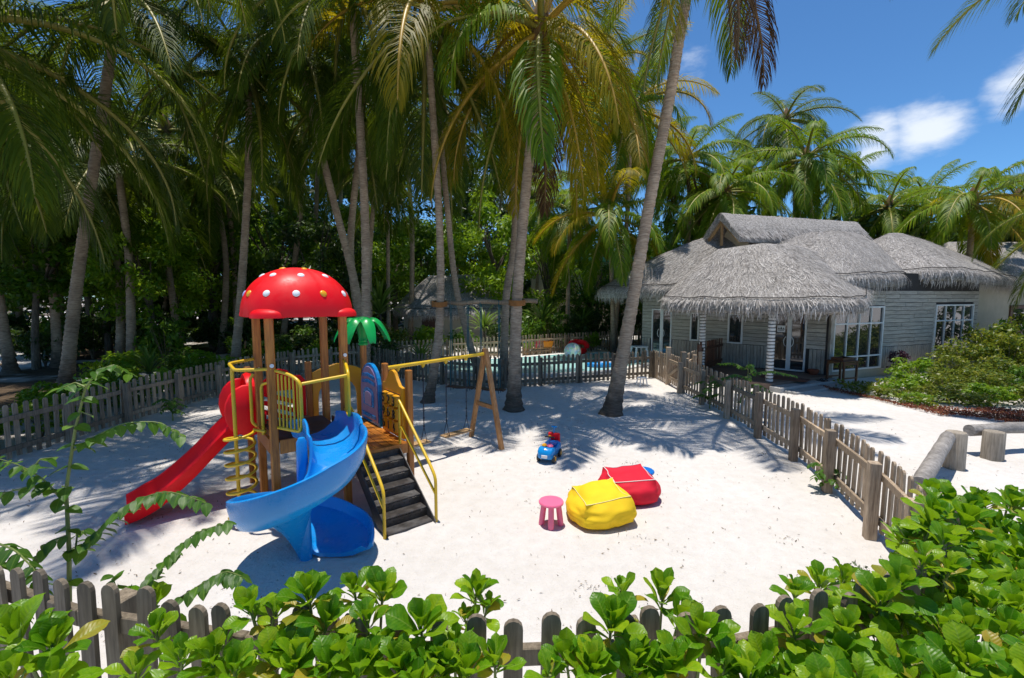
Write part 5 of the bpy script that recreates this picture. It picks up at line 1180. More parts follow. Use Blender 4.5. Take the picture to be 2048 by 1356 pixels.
# blue spiral slide
Cu, Cv = W2L(G(613, 1117).x, G(613, 1117).y)
stn = []
def sty(t_, tab):
    for (a_, va), (b_, vb) in zip(tab[:-1], tab[1:]):
        if t_ <= b_:
            w_ = (t_ - a_) / (b_ - a_); w_ = w_ * w_ * (3 - 2 * w_) if False else w_; return va + (vb - va) * w_
    return tab[-1][1]
path = []
for i in range(9):                                        # straight mouth, then the helix (clockwise from above)
    t_ = i / 9; p0_, p1_, p2_ = Vector((.44, -.03, 0)), Vector((.58, -.40, 0)), Vector((Cu + .35 * math.cos(R(8)), Cv + .35 * math.sin(R(8)), 0)); q_ = p0_.lerp(p1_, t_).lerp(p1_.lerp(p2_, t_), t_); path.append((q_, -60 + 60 * t_))
deg0 = 8; tot_ = 402
for i in range(85):
    f_ = i / 84; dg = tot_ * f_; a_ = R(deg0 - dg); r_ = sty(dg, [(0, .35), (90, .36), (180, .39), (300, .36), (402, .33)]); path.append((Vector((Cu + r_ * math.cos(a_), Cv + r_ * math.sin(a_), 0)), dg))
floor_t = [(-60, 1.055), (-20, 1.02), (30, .96), (90, .80), (150, .60), (200, .44), (270, .25), (340, .09), (402, .045)]
lipo_t = [(-60, .20), (-25, .30), (0, .31), (90, .34), (180, .31), (260, .26), (330, .20), (385, .16), (402, .09)]
lipi_t = [(-60, .22), (-25, .33), (20, .24), (80, .10), (300, .10), (370, .14), (402, .08)]
hw_t = [(-60, .29), (0, .25), (90, .245), (200, .25), (300, .29), (402, .31)]
rows = []
for i, (q_, dg) in enumerate(path):
    a_, b_ = path[max(i - 1, 0)][0], path[min(i + 1, len(path) - 1)][0]; tg_ = (b_ - a_).normalized(); lf = Vector((-tg_.y, tg_.x, 0))
    z0 = sty(dg, floor_t); ho, hi, w_ = sty(dg, lipo_t), sty(dg, lipi_t), sty(dg, hw_t); bank = .10 if dg > 20 and dg < 330 else .03
    prof = [(-w_, hi), (-w_ * .97, hi * .55), (-w_ * .86, hi * .18), (-w_ * .62, .012), (-w_ * .3, 0), (w_ * .1, .0), (w_ * .45, .018 + bank * .15), (w_ * .72, .06 + bank * .3), (w_ * .92, ho * .48), (w_ * .99, ho * .8), (w_, ho), (w_ + .014, ho + .016), (w_ + .036, ho + .008), (w_ + .040, ho - .03), (w_ + .024, ho * .62), (w_ * .97 + .02, ho * .40), (w_ * .78, .012), (w_ * .45, -.030), (w_ * .1, -.04), (-w_ * .3, -.04), (-w_ * .65, -.03), (-w_ * .9 - .015, hi * .1), (-w_ - .02, hi * .5), (-w_ - .034, hi - .02), (-w_ - .026, hi + .010), (-w_ - .010, hi + .012)]
    rows.append([q_ + lf * x_ + Vector((0, 0, max(z0 + z_, .004))) for x_, z_ in prof])
mb = MB(); mb.loft(rows, closed=True, caps=True); sl_ = mb.obj('spiral_slide', M['blue'], ps, smooth=42)
mb = MB(); mb.tube([(Cu, Cv, -.15), (Cu, Cv, .5), (Cu, Cv, .95), (Cu, Cv, 1.24), (Cu, Cv, 1.28)], [.062, .056, .058, .05, .03], 18); mb.obj('slide_column', M['blue'], sl_, smooth=50)
mb = MB()                                                 # web between column and underside of the first turn
mb.loft([[(Cu + r_ * math.cos(R(deg0 - dg)), Cv + r_ * math.sin(R(deg0 - dg)), sty(dg, floor_t) - .02 - .42 * (1 - (r_ - .05) / .32) ** 2) for r_ in (.05, .10, .16, .22, .29, .36)] for dg in range(60, 262, 12)])
mb.obj('slide_web', M['blue'], sl_, smooth=60)
# red slide on the left
ru, rv = -.04, 1.32
prof_path = [(.10, .95), (-.06, .95), (-.18, .93), (-.32, .85), (-.5, .68), (-.72, .46), (-.92, .29), (-1.08, .17), (-1.2, .11), (-1.32, .07), (-1.44, .05)]
rows = []
for i in range(len(prof_path) - 1):
    for j in range(4):
        p_ = [prof_path[max(0, min(len(prof_path) - 1, i + k_))] for k_ in (-1, 0, 1, 2)]; w_ = j / 4
        uu, zz_ = [.5 * (2 * p_[1][c_] + (p_[2][c_] - p_[0][c_]) * w_ + (2 * p_[0][c_] - 5 * p_[1][c_] + 4 * p_[2][c_] - p_[3][c_]) * w_ ** 2 + (3 * p_[1][c_] - p_[0][c_] - 3 * p_[2][c_] + p_[3][c_]) * w_ ** 3) for c_ in (0, 1)]
        w = .29; h_ = .20 if uu > -1.25 else .20 - .3 * (-1.25 - uu)
        rows.append([(uu, rv + a_, max(zz_ + b_, .004)) for a_, b_ in ((-w - .03, h_ - .02), (-w - .012, h_ + .014), (-w + .012, h_), (-w + .03, h_ * .4), (-w + .07, .02), (-.08, 0), (.08, 0), (w - .07, .02), (w - .03, h_ * .4), (w - .012, h_), (w + .012, h_ + .014), (w + .03, h_ - .02), (w + .01, h_ * .4), (w - .05, -.02), (0, -.04), (-w + .05, -.02), (-w - .01, h_ * .4))])
mb = MB(); mb.loft(rows, closed=True, caps=True); mb.obj('red_slide', M['red'], ps, smooth=45)
for sv_, tl in ((rv - .31, .62), (rv + .31, .62)):        # rounded cheeks of the red slide mouth
    pl_ = [(-.30, .98)]; pl_ += [(-.10 + .26 * math.cos(a_) - .0, 1.22 + .34 * math.sin(a_)) for a_ in [R(200 - i * 20) for i in range(8)]]; pl_ += [(.12, .92), (-.1, .86)]
    mb = MB(); mb.prism(pl_, .055, Matrix.Translation((-.02, sv_, 0))); mb.obj('slide_cheek', M['red'], ps, smooth=50, bevel=.014)
rows = []
for i in range(11):
    a_ = math.pi * i / 10; rows.append([(-.06 + dx_, rv - .30 * math.cos(a_), 1.40 + .22 * math.sin(a_) + dz_) for dx_, dz_ in ((-.05, -.02), (-.05, .03), (.0, .05), (.05, .03), (.05, -.02))])
mb = MB(); mb.loft(rows, closed=True, caps=True); mb.obj('slide_hood', M['red'], ps, smooth=50)
# red climbing panel with slanting slots, real openings
pn_u0, pn_u1 = .055, S - .055
red_panel = MB(); zb, zt = .80, 1.50
def pv(uu, zz_, y_): return (uu, V3 - .03 + y_, zz_)
def board(poly, parent=None, name='climb_panel'):
    mb = MB(); n_ = len(poly); mb.add([pv(a_, b_, 0) for a_, b_ in poly] + [pv(a_, b_, .05) for a_, b_ in poly], [tuple(range(n_)), tuple(range(2 * n_ - 1, n_ - 1, -1))] + [(i, i + n_, (i + 1) % n_ + n_, (i + 1) % n_) for i in range(n_)]); return mb.obj(name, M['red'], parent or ps, bevel=.006)
topc = [(pn_u0, 1.36)] + [(pn_u0 + .1 + .0 * i, 1.45) for i in range(1)] + [(.26, 1.52), (.30, 1.60), (.40, 1.63), (.52, 1.60), (.56, 1.52), (pn_u1 - .06, 1.50), (pn_u1, 1.42)]
cpn = board([(pn_u0, 1.30)] + topc + [(pn_u1, 1.30)])
board([(pn_u0, .78), (pn_u0 + .07, .78), (pn_u0 + .07, 1.299), (pn_u0, 1.299)], cpn, 'panel_side'); board([(pn_u1 - .16, .78), (pn_u1, .78), (pn_u1, 1.299), (pn_u1 - .16, 1.299)], cpn, 'panel_side')
for i in range(5):
    z1_ = 1.34 - i * .135; a_, b_ = pn_u0 + .071, pn_u1 - .161
    board([(a_, z1_), (b_, z1_ - .20), (b_, z1_ - .20 - .07), (a_, z1_ - .07)], cpn, 'slat')
# amber arch between the back posts
arch = [(S + .05, .72), (S + .05, 1.52), (S + .16, 1.57), (1.25, 1.64), (U5 - .16, 1.57), (U5 - .05, 1.52), (U5 - .05, .72), (U5 - .13, .72)]
arch += [(1.255 + .30 * math.cos(R(a_)), 1.12 + .28 * math.sin(R(a_))) for a_ in range(0, 181, 20)] + [(S + .13, .72)]
mb = MB(); mb.prism(arch, .03, Matrix.Translation((0, V3, 0))); mb.obj('arch_panel', M['amber'], ps, bevel=.006)
# plastic palm top
pt_ = Vector((U5, V3, 1.90)); mb = MB(); mb.lathe([(.07, 0), (.08, .03), (.066, .05), (.078, .08), (.066, .10), (.075, .16), (.10, .30), (.13, .42), (.10, .46), (.02, .47)], 16, pt_); ptop = mb.obj('palm_top', M['green'], ps, smooth=40)
for i in range(7):
    a_ = R(51.4 * i + 12); c_, s_ = math.cos(a_), math.sin(a_); rws = []
    for j in range(11):
        t_ = j / 10; rad_ = .05 + .40 * t_; z_ = .34 + .52 * t_ - .78 * t_ ** 2.0; w_ = .098 * math.sin(math.pi * (.10 + .82 * t_)) ** .5; th_ = .022
        rws.append([pt_ + Vector((rad_ * c_ - x_ * s_, rad_ * s_ + x_ * c_, z_ + zz_)) for x_, zz_ in ((-w_, -.02), (-w_ * .5, .018), (0, .03), (w_ * .5, .018), (w_, -.02), (w_ * .5, -.018), (0, -.008), (-w_ * .5, -.018))])
    mb = MB(); mb.loft(rws, closed=True, caps=True); mb.obj('palm_leaf', M['green'], ptop, smooth=50)
# blue and purple play panel (rounded top) on the far right side
def side_poly(poly, th, name, mat, parent=None, off=0.0, bev=.006, smooth=None):
    mb = MB(); n_ = len(poly); mb.add([(U5 - .02 + off, a_, b_) for a_, b_ in poly] + [(U5 - .02 + off - th, a_, b_) for a_, b_ in poly], [tuple(range(n_)), tuple(range(2 * n_ - 1, n_ - 1, -1))] + [(i, i + n_, (i + 1) % n_ + n_, (i + 1) % n_) for i in range(n_)]); return mb.obj(name, M[mat], parent or ps, bevel=bev, smooth=smooth)
va, vb_ = S + .06, V3 - .06; vm = (va + vb_) / 2; hwv = (vb_ - va) / 2
def rtop(a_, b_, z0_, z1_, rz_): m_ = (a_ + b_) / 2; h_ = (b_ - a_) / 2; return [(a_, z0_)] + [(m_ - h_ * math.cos(R(k_)), z1_ - rz_ + rz_ * math.sin(R(k_))) for k_ in range(0, 181, 15)] + [(b_, z0_)]
dp = side_poly(rtop(va, vb_, .71, 1.66, .40), .06, 'play_panel', 'blue')
side_poly(rtop(va + .035, vb_ - .035, .76, 1.61, .36), .012, 'panel_face', 'purple_plastic', dp, -.062)
side_poly(rtop(va + .16, vb_ - .16, .98, 1.27, .10), .006, 'door_recess', 'blue', dp, -.076); side_poly(rtop(va + .24, vb_ - .24, 1.0, 1.21, .06), .006, 'door_leaf', 'purple_plastic', dp, -.084)
for z_ in (1.32, 1.42): side_poly([(va + .12, z_), (vm, z_ + .03), (vb_ - .12, z_), (vb_ - .12, z_ + .055), (vm, z_ + .085), (va + .12, z_ + .055)], .008, 'panel_band', 'blue', dp, -.076)
side_poly([(va + .1, .80), (vb_ - .1, .80), (vb_ - .1, .86), (va + .1, .86)], .008, 'panel_band', 'blue', dp, -.076)
# amber number panel with nine turning drums
va, vb_ = .07, S - .07; vm = (va + vb_) / 2
tp = [(va, .72), (va, 1.44), (va + .10, 1.46), (va + .18, 1.54), (va + .25, 1.63), (vm, 1.66), (vb_ - .25, 1.63), (vb_ - .18, 1.54), (vb_ - .10, 1.46), (vb_, 1.44), (vb_, .72), (vb_ - .06, .72), (vb_ - .06, 1.34), (va + .06, 1.34), (va + .06, .72)]
npn = side_poly(tp, .05, 'number_panel', 'amber')
side_poly([(va + .061, .72), (vb_ - .061, .72), (vb_ - .061, .77), (va + .061, .77)], .05, 'bottom_bar', 'amber', npn)
cw = (vb_ - va - .14) / 3; digits = [['5', '2', '3'], ['9', '6', '8'], ['6', '1', '4']]
def glyph(ch, h_):                                          # digit strokes as poly-lines, unit box
    arc = lambda cx_, cy_, r_, a0, a1, n=9: [(cx_ + r_ * math.cos(R(a0 + (a1 - a0) * i / n)), cy_ + r_ * math.sin(R(a0 + (a1 - a0) * i / n))) for i in range(n + 1)]
    L_ = {'5': [[(.42, 1), (-.02, 1), (-.10, .56)] + arc(.10, .32, .32, 110, -140)], '2': [arc(.14, .70, .30, 160, -40) + [(-.15, 0), (.46, 0)]], '3': [arc(.12, .76, .25, 150, -80) , arc(.12, .26, .27, 85, -150)], '9': [arc(.14, .68, .30, 0, 360) , [(.44, .68), (.40, .3), (.20, 0)]], '6': [arc(.14, .30, .30, 0, 360), [(-.16, .30), (-.10, .7), (.14, 1.0)]], '8': [arc(.14, .75, .24, 0, 360), arc(.14, .26, .27, 0, 360)], '1': [[(.0, .8), (.16, 1), (.16, 0)]], '4': [[(.3, 0), (.3, 1), (-.14, .32), (.46, .32)]]}[ch]
    return [[((x_ - .14) * h_ * .9, (y_ - .5) * h_) for x_, y_ in s_] for s_ in L_]
for j in range(3):
    for i in range(3):
        zc = 1.24 - j * .185; vc = vb_ - .07 - cw * (i + .5); rd_ = cw * .46; mb = MB(); uc = U5 - .052
        mb.lathe([(rd_ * .8, -.083), (rd_, -.075), (rd_, .075), (rd_ * .8, .083)], 18, (uc, vc, zc)); dm = mb.obj('number_drum', M['amber'], npn, smooth=40)
        mb = MB()
        for st in glyph(digits[j][i], .115):
            pt2 = []
            for x_, y_ in st: a_ = math.pi + x_ / rd_; pt2.append((uc + (rd_ + .002) * math.cos(a_), vc + (rd_ + .002) * math.sin(a_), zc + y_))
            mb.tube(pt2, .010, 5)
        mb.obj('number', M['black'], dm)
for vv in (vb_ - .07 - cw, vb_ - .07 - 2 * cw):
    pass
mb = MB(); mb.tube([(U5 - .052, va + .05, 1.335), (U5 - .052, vb_ - .05, 1.335)], .010, 6); mb.obj('drum_rod', M['steel'], npn)
# stairs
su0, su1, sv0, sv1, sz0 = .92, 1.50, -.04, -.98, .68; nst = 6; mbp = None
for i in range(nst):
    f_ = (i + 1) / (nst + .0); v_ = sv0 + (sv1 - sv0) * (i / nst); z_ = sz0 - (i + 0) * (sz0 - .02) / nst; dz = (sz0 - .02) / nst; dv = (sv1 - sv0) / nst
    mb = MB(); mb.box((su0, v_ + dv - .01, z_ - dz - .03), (su1, v_ + .0, z_ - dz)); mb.obj('tread', M['rubber'], ps, bevel=.008)
    mb = MB(); mb.box((su0 + .002, v_ - .014, z_ - dz + .001), (su1 - .002, v_ - .002, z_ - .031)); rsr = mb.obj('riser', M['rubber'], ps)
    mb = MB()
    for k_ in range(7):
        c_ = Vector((su0 + .08 + k_ * .07, v_ - .0155, z_ - dz * .55)); mb.add([c_ + Vector((.010 * math.cos(q_), 0, .010 * math.sin(q_))) for q_ in [2 * math.pi * j / 8 for j in range(8)]], [tuple(range(8))])
    mb.obj('drain_hole', M['black'], rsr)
for uu in (su0 - .016, su1 + .004):
    mb = MB(); mb.bar((uu + .006, sv0 + .02, sz0 - .09), (uu + .006, sv1 - .02, -.05), .012, .17); mb.obj('stringer', M['rubber'], ps)
for uu in (su0 - .035, su1 + .035):
    hr = rail('handrail', [(uu, sv0 + .03, 1.30), (uu, sv0 - .02, 1.27), (uu, sv1 + .10, .66), (uu, sv1 - .03, .54), (uu, sv1 - .03, -.12)], .0195)
    rail('lower_rail', [(uu, sv0 + .02, .72), (uu, sv0 - .01, .97), (uu, sv1 - .03, .33)], .0165, parent=hr)
    rail('rail_upright', [(uu, sv0 + .03, .70), (uu, sv0 + .03, 1.30)], .0175, parent=hr)
# swing beam and A-frame
b0 = Vector((U5 + .05, S + .02, 1.62)); fa, fb = W2L(*G(941, 871)[:2]), W2L(*G(1005, 898)[:2]); apex = Vector(((fa[0] + fb[0]) / 2, (fa[1] + fb[1]) / 2, 1.66))
rail('swing_beam', [b0, apex], .030, n=12)
for f_ in (fa, fb):
    foot = Vector((f_[0], f_[1], -.1)); d_ = (apex - foot).normalized(); mb = MB(); mb.bar(foot, apex + d_ * .09 + (foot - Vector((apex.x, apex.y, -.1))).normalized() * .035, .065, .09, up=(apex - b0).normalized()); mb.obj('frame_leg', M['raw_wood2'] if 'raw_wood2' in M else M.setdefault('raw_wood2', m_wood('honey_wood', (.26, .105, .03), (.42, .20, .065), (.52, .28, .11), (14, 14, 1.3), .45, .12, .06)), ps, bevel=.008)
ft_ = .42; q0, q1 = Vector((fa[0], fa[1], 0)).lerp(apex, ft_), Vector((fb[0], fb[1], 0)).lerp(apex, ft_); mb = MB(); mb.bar(q0, q1, .04, .08); mb.obj('frame_brace', M['raw_wood2'], ps, bevel=.006)
bx = (apex - b0); hooks = [.09, .32, .55, .77]
for h_ in hooks:
    q_ = b0 + bx * h_; mb = MB(); mb.tube([q_ + Vector((0, 0, -.03)), q_ + Vector((0, 0, -.08))], [.022, .012], 8); mb.lathe([(.03, -.06), (.034, -.03), (.03, 0)], 10, q_); mb.obj('swing_hook', M['yellow'], ps, smooth=50)
def L2W(v_): return Vector((O.x + v_.x * math.cos(ANG) - v_.y * math.sin(ANG), O.y + v_.x * math.sin(ANG) + v_.y * math.cos(ANG), v_.z))
def swing(label, t0_, t1_, cat='swing'):
    p0_, p1_ = L2W(b0 + bx * t0_), L2W(b0 + bx * t1_); mid = (p0_ + p1_) / 2; d_ = p1_ - p0_; an = math.atan2(d_.y, d_.x); hl = d_.length / 2
    s_ = thing('rope_swing', label, cat, (mid.x, mid.y, .32), an)
    mb = MB(); mb.box((-hl - .08, -.09, -.012), (hl + .08, .09, .014)); mb.obj('seat', M['raw_wood'], s_, bevel=.006)
    for sx_, pz in ((-hl, p0_.z), (hl, p1_.z)):
        top = pz - .085 - .32; mb = MB(); mb.tube([(sx_, 0, .26), (sx_, 0, top)], .0085, 6); rp = mb.obj('rope', M['rope'], s_)
        mb = MB(); mb.tube([(sx_, -.085, .0), (sx_, 0, .25)], .006, 5); mb.tube([(sx_, .085, 0), (sx_, 0, .25)], .006, 5); mb.obj('seat_rope', M['rope'], rp)
        for z_ in (.26, .40, .52): mb = MB(); mb.lathe([(.008, -.02), (.018, 0), (.008, .02)], 8, (sx_, 0, z_)); mb.obj('knot', M['rope'], rp)
swing('plank swing on dark ropes under the yellow beam, nearest the A-frame', hooks[2], hooks[3]); swing('plank swing half hidden behind the amber number panel', hooks[0], hooks[1])
# log swing between the palms
pa, pb = P(862, 606, 11.75), P(1052, 603, 11.0); pa.y += .05
lg = thing('log_swing', 'horizontal log lashed between two palm trunks with teal ropes carrying two swings', 'swing beam', ((pa + pb) / 2).xyz * Vector((1, 1, 0)) if False else (((pa.x + pb.x) / 2), (pa.y + pb.y) / 2, 0)); o_ = lg.location
ex = (pb - pa).normalized(); back = Vector((-ex.y, ex.x, 0)) * .21; la, lb_ = pa - ex * .12 + back - o_, pb + ex * .22 + back - o_
mb = MB(); mb.tube([la.lerp(lb_, i / 12) + Vector((0, 0, .02 * math.sin(i * 1.3))) for i in range(13)], [.058 + .006 * math.sin(i * 2.1) for i in range(13)], 12); mb.obj('log', M['picket_tan'], lg, smooth=50)
for base_, c_ in (((-2.16, 11.57), P(879, 606, 11.6)), ((.04, 10.79), P(1034, 603, 10.8))):
    mb = MB(); zc = c_.z - .02
    for k_ in range(4):
        mb.tube([(c_.x - o_.x + .185 * math.cos(a_), c_.y - o_.y + .185 * math.sin(a_), zc + (k_ - 1.5) * .032 + .02 * math.sin(a_)) for a_ in [2 * math.pi * j / 20 for j in range(20)]], .018, 6, closed=True)
    mb.obj('lashing', M.get('lash') or M.setdefault('lash', m_plain('orange_lashing', (.36, .15, .04), .9, .25, 20)), lg, smooth=50)
def log_sw(label, xa, xb, yb):
    A_, B_ = pa.lerp(pb, (xa - 862) / 190) + back, pa.lerp(pb, (xb - 862) / 190) + back; mid = (A_ + B_) / 2; d_ = B_ - A_; hl = d_.length / 2
    s_ = thing('rope_swing', label, 'swing', (mid.x, mid.y, .36), math.atan2(d_.y, d_.x)); mb = MB(); n_ = 9
    mb.loft([[(x_, y_ * (.10 + .012 * math.sin(i * 2.2)), z_ + .012 * math.sin(i * 1.1)) for y_, z_ in ((-1, -.02), (-1, .02), (1, .02), (1, -.02))] for i, x_ in enumerate([-hl - .10 + (2 * hl + .2) * k_ / n_ for k_ in range(n_ + 1)])], closed=True, caps=True); mb.obj('seat', M['dark_wood'], s_, smooth=40)
    for sx_ in (-hl * .86, hl * .86):
        for sy_ in (-.075, .075):
            mb = MB(); mb.tube([(sx_, sy_, -.09), (sx_, sy_, .03), (sx_, sy_ * .5, 1.4), (sx_, sy_ * .6, A_.z - .36 + .05)], .010, 6); rp = mb.obj('rope', M['teal_rope'], s_)
log_sw('dark driftwood swing on teal ropes, left one under the log', 893, 934, 784); log_sw('dark driftwood swing on teal ropes, right one under the log beside the central palm', 955, 998, 786)

# ------------------------------------------------------------------ stools, bean bags, toy car
def round_stool(label, x, y, mat, h=.30, rr=.145):
    t_ = thing('round_stool', label, 'stool', (x, y, .0), R(40)); mb = MB(); mb.lathe([(rr * .9, h - .035), (rr, h - .028), (rr * 1.02, h - .012), (rr * .97, h), (rr * .8, h + .003)], 28); mb.obj('seat', mat, t_, smooth=40)
    for k_ in range(4):
        a_ = R(90 * k_ + 45); mb = MB(); rws = []
        for i in range(8):
            f_ = i / 7; r0_ = .118 - .034 * f_; w_ = .036 - .004 * abs(f_ - .4); c_ = Vector((r0_ * math.cos(a_), r0_ * math.sin(a_), -.02 + (h - .016) * f_)); k2 = .6 if i == 0 else 1
            rws.append([c_ + Vector((math.cos(q_), math.sin(q_), 0)) * w_ * k2 for q_ in [2 * math.pi * j / 12 for j in range(12)]])
        mb.loft(rws, closed=True, caps=True); mb.obj('leg', mat, t_, smooth=60)
    return t_
q = G(1102, 1050); round_stool('pink round plastic stool on the sand', q.x, q.y, M['pink'])
q = G(1287, 940, .3); round_stool('blue round plastic stool half hidden behind the red bean bag', q.x, q.y, M['navy'])
def bean_bag(label, x, y, rz, size, mat, pip, seed, sag, tilt, peak):
    t_ = thing('bean_bag', label, 'bean bag', (x, y, 0), rz); sx_, sy_, sz_ = size
    def fmap(p_):
        p_ = Vector(p_); n_ = max(abs(p_.x), abs(p_.y), abs(p_.z)); s_ = p_.normalized() * n_
        r_ = p_.lerp(s_ * 1.20, .80); low = max(0, -p_.z)
        fl_ = 1.05 - .17 * p_.z; x_, y_, z_ = r_.x * fl_ * sx_, r_.y * fl_ * sy_, (r_.z + 1) / 2
        z_ = max(0, z_) ** .85 * sz_ * (1 + tilt[0] * r_.x + tilt[1] * r_.y)
        cr_ = max(0, p_.z) * (1 - max(abs(p_.x), abs(p_.y)) ** 2); z_ -= cr_ * sag * sz_
        e_ = Vector((x_ * 3 + seed, y_ * 3, z_ * 4)); w_ = noise.noise(e_) * .034 + noise.noise(e_ * 2.6) * .020 + abs(noise.noise(Vector((x_ * 4 + seed, y_ * 4, z_ * 15)))) * -.022 * (1 - abs(p_.z)) ** .5
        nrm = Vector((r_.x, r_.y, r_.z * .4)).normalized(); v_ = Vector((x_, y_, z_)) + nrm * w_
        c3 = max(0, p_.z) * peak; k3 = max(0, (abs(p_.x) * abs(p_.y)) ** 3); v_ += Vector((p_.x, p_.y, .5)) * c3 * k3
        v_.z = max(v_.z, .003); return v_
    N_ = 22; mb = MB(); g_ = [-1 + 2 * i / N_ for i in range(N_ + 1)]
    for ax_, sg_ in ((0, 1), (0, -1), (1, 1), (1, -1), (2, 1), (2, -1)):
        rws = []
        for a_ in g_:
            row = []
            for b_ in g_:
                p_ = [0, 0, 0]; p_[ax_] = sg_; p_[(ax_ + 1) % 3] = a_; p_[(ax_ + 2) % 3] = b_; row.append(fmap(p_))
            rws.append(row)
        mb.loft(rws)
    me = mb.mesh('cover', mat, smooth=None); bm = bmesh.new(); bm.from_mesh(me); bmesh.ops.remove_doubles(bm, verts=bm.verts, dist=.0006); bmesh.ops.recalc_face_normals(bm, faces=bm.faces); bm.to_mesh(me); bm.free(); me.polygons.foreach_set('use_smooth', [True] * len(me.polygons)); me.set_sharp_from_angle(angle=R(62))
    link('cover', me, t_)
    for e_ in (((-1, -1), (1, -1)), ((1, -1), (1, 1)), ((1, 1), (-1, 1)), ((-1, 1), (-1, -1))):
        pts = []
        for i in range(25):
            w_ = i / 24; p_ = fmap((e_[0][0] + (e_[1][0] - e_[0][0]) * w_, e_[0][1] + (e_[1][1] - e_[0][1]) * w_, 1)); pts.append(p_ * 1.004)
        mb = MB(); mb.tube(pts, .0048, 6); mb.obj('piping', pip, t_, smooth=60)
    return t_
q = (G(1142, 1040) + G(1268, 1045)) / 2; bean_bag('big yellow square bean bag with cream piping on the sand', q.x - .02, q.y + .07, R(12), (.335, .31, .36), M['bag_yellow'], M['piping_gold'], 1.3, -.10, (.12, .04), .06)
q = (G(1200, 995) + G(1314, 1000)) / 2; bean_bag('big red bean bag with white piping, sunken top, behind the yellow one', q.x, q.y + .05, R(5), (.325, .30, .35), M['bag_red'], M['piping'], 7.7, .20, (.04, .05), .05)
q = G(1099, 917); car = thing('ride_on_car', 'small blue ride-on toy car with red seat back and black steering wheel', 'toy car', q, R(-112))
rws = []
for x_, w_, z0_, z1_ in ((-.26, .10, .09, .20), (-.25, .125, .07, .23), (-.16, .135, .06, .235), (-.06, .12, .06, .20), (.03, .12, .06, .20), (.09, .135, .06, .235), (.18, .135, .06, .25), (.25, .125, .07, .22), (.28, .09, .09, .17)):
    rws.append([(x_, -w_, z0_ + .03), (x_, -w_, z1_ - .03), (x_, -w_ * .82, z1_), (x_, w_ * .82, z1_), (x_, w_, z1_ - .03), (x_, w_, z0_ + .03), (x_, w_ * .8, z0_), (x_, -w_ * .8, z0_)])
mb = MB(); mb.loft(rws, closed=True, caps=True); mb.obj('body', M['blue'], car, smooth=45)
for sx_ in (-.16, .17):
    for sy_ in (-1, 1):
        mb = MB(); mb.lathe([(.050, -.026), (.066, -.02), (.070, 0), (.066, .02), (.050, .026)], 18); wh = mb.obj('wheel', M['black'], car, smooth=40, loc=(sx_, sy_ * .13, .068), rot=(R(90), 0, 0))
        mb = MB(); mb.lathe([(.034, -.032), (.040, -.026), (.040, .026), (.034, .032)], 14); mb.obj('hub', M['amber'], wh, smooth=40)
mb = MB(); mb.box((-.22, -.10, .235), (.02, .10, .255)); mb.obj('seat', M['navy'], car, bevel=.01)
mb = MB(); mb.prism([(-.30, .20), (-.25, .20), (-.22, .36), (-.26, .38), (-.29, .36)], .20); mb.obj('seat_back', M['red'], car, bevel=.012)
mb = MB(); mb.tube([(.03, 0, .22), (.0, 0, .36)], .016, 8); stc = mb.obj('steering_column', M['navy'], car)
tm_ = Matrix.Translation((0, 0, .37)) @ Matrix.Rotation(R(-18), 4, 'Y'); mb = MB(); mb.tube([tm_ @ Vector((.075 * math.cos(a_), .075 * math.sin(a_), 0)) for a_ in [2 * math.pi * j / 20 for j in range(20)]], .013, 8, closed=True); mb.bar(tm_ @ Vector((-.075, 0, 0)), tm_ @ Vector((.075, 0, 0)), .02, .01); mb.obj('steering_wheel', M['black'], stc, smooth=60)
mb = MB(); mb.lathe([(.026, .37), (.028, .385), (.018, .395)], 12); mb.obj('horn_button', M['amber'], stc)
mb = MB(); mb.tube([(-.245, 0, .36), (-.26, 0, .47)], .011, 7); mb.tube([(-.26, -.05, .475), (-.26, .05, .475)], .014, 8); mb.obj('push_handle', M['blue'], car)
mb = MB(); mb.lathe([(.05, .24), (.055, .262), (.03, .285)], 14, (.12, .045, 0)); mb.obj('play_button', M['pink'], car, smooth=40)
mb = MB(); mb.lathe([(.04, .24), (.045, .262), (.03, .282)], 14, (.12, -.05, 0)); mb.obj('play_button', M['amber'], car, smooth=40)
mb = MB(); mb.box((.268, -.05, .095), (.289, .05, .145)); mb.obj('front_plate', M['white_plastic'], car, bevel=.004)
mb = MB(); mb.lathe([(.018, -.006), (.018, .006)], 12); mb.obj('badge', M['white_plastic'], car, loc=(.235, 0, .232), rot=(0, R(35), 0))
# ------------------------------------------------------------------ near plants, leaf by leaf
def broad_leaf(name, mat, w=.23, curl=.5, fold=.25, seed=0, tipw=.68, pointed=False, wav=.03):
    r = random.Random(seed); rows = []; n = 9; x = z = 0; e = .15
    for i in range(n + 1):
        t = i / n
        if pointed: ww = w * math.sin(math.pi * min(1, t ** .75)) ** .8 * (1 - .15 * t) if 0 < t < 1 else .004
        else: ww = w * (t / tipw) ** 1.15 if t < tipw else w * math.sqrt(max(0, 1 - ((t - tipw) / (1 - tipw)) ** 2.2))
        ww = max(ww, .010 if t < .5 else .012)
        f = fold * (1 - .5 * t); row = []
        for c in (-1, -.55, 0, .55, 1): row.append((x, c * ww, z + abs(c) * ww * f - (.015 if c == 0 else 0) + wav * math.sin(t * 9 + c * 2 + seed) * abs(c)))
        rows.append(row); x += math.cos(e) / n; z += math.sin(e) / n; e -= curl / n * (1.6 * t + .2)
    mb = MB(); mb.loft(rows); return mb.mesh(name, mat, smooth=70)
NL = [broad_leaf('leaf', M['naupaka'], .20 + .05 * (s % 3), .25 + .35 * (s % 4), .30, s) for s in range(8)]
NO = [broad_leaf('leaf', M['naupaka_old'], .21, .9, .3, 20 + s) for s in range(2)]
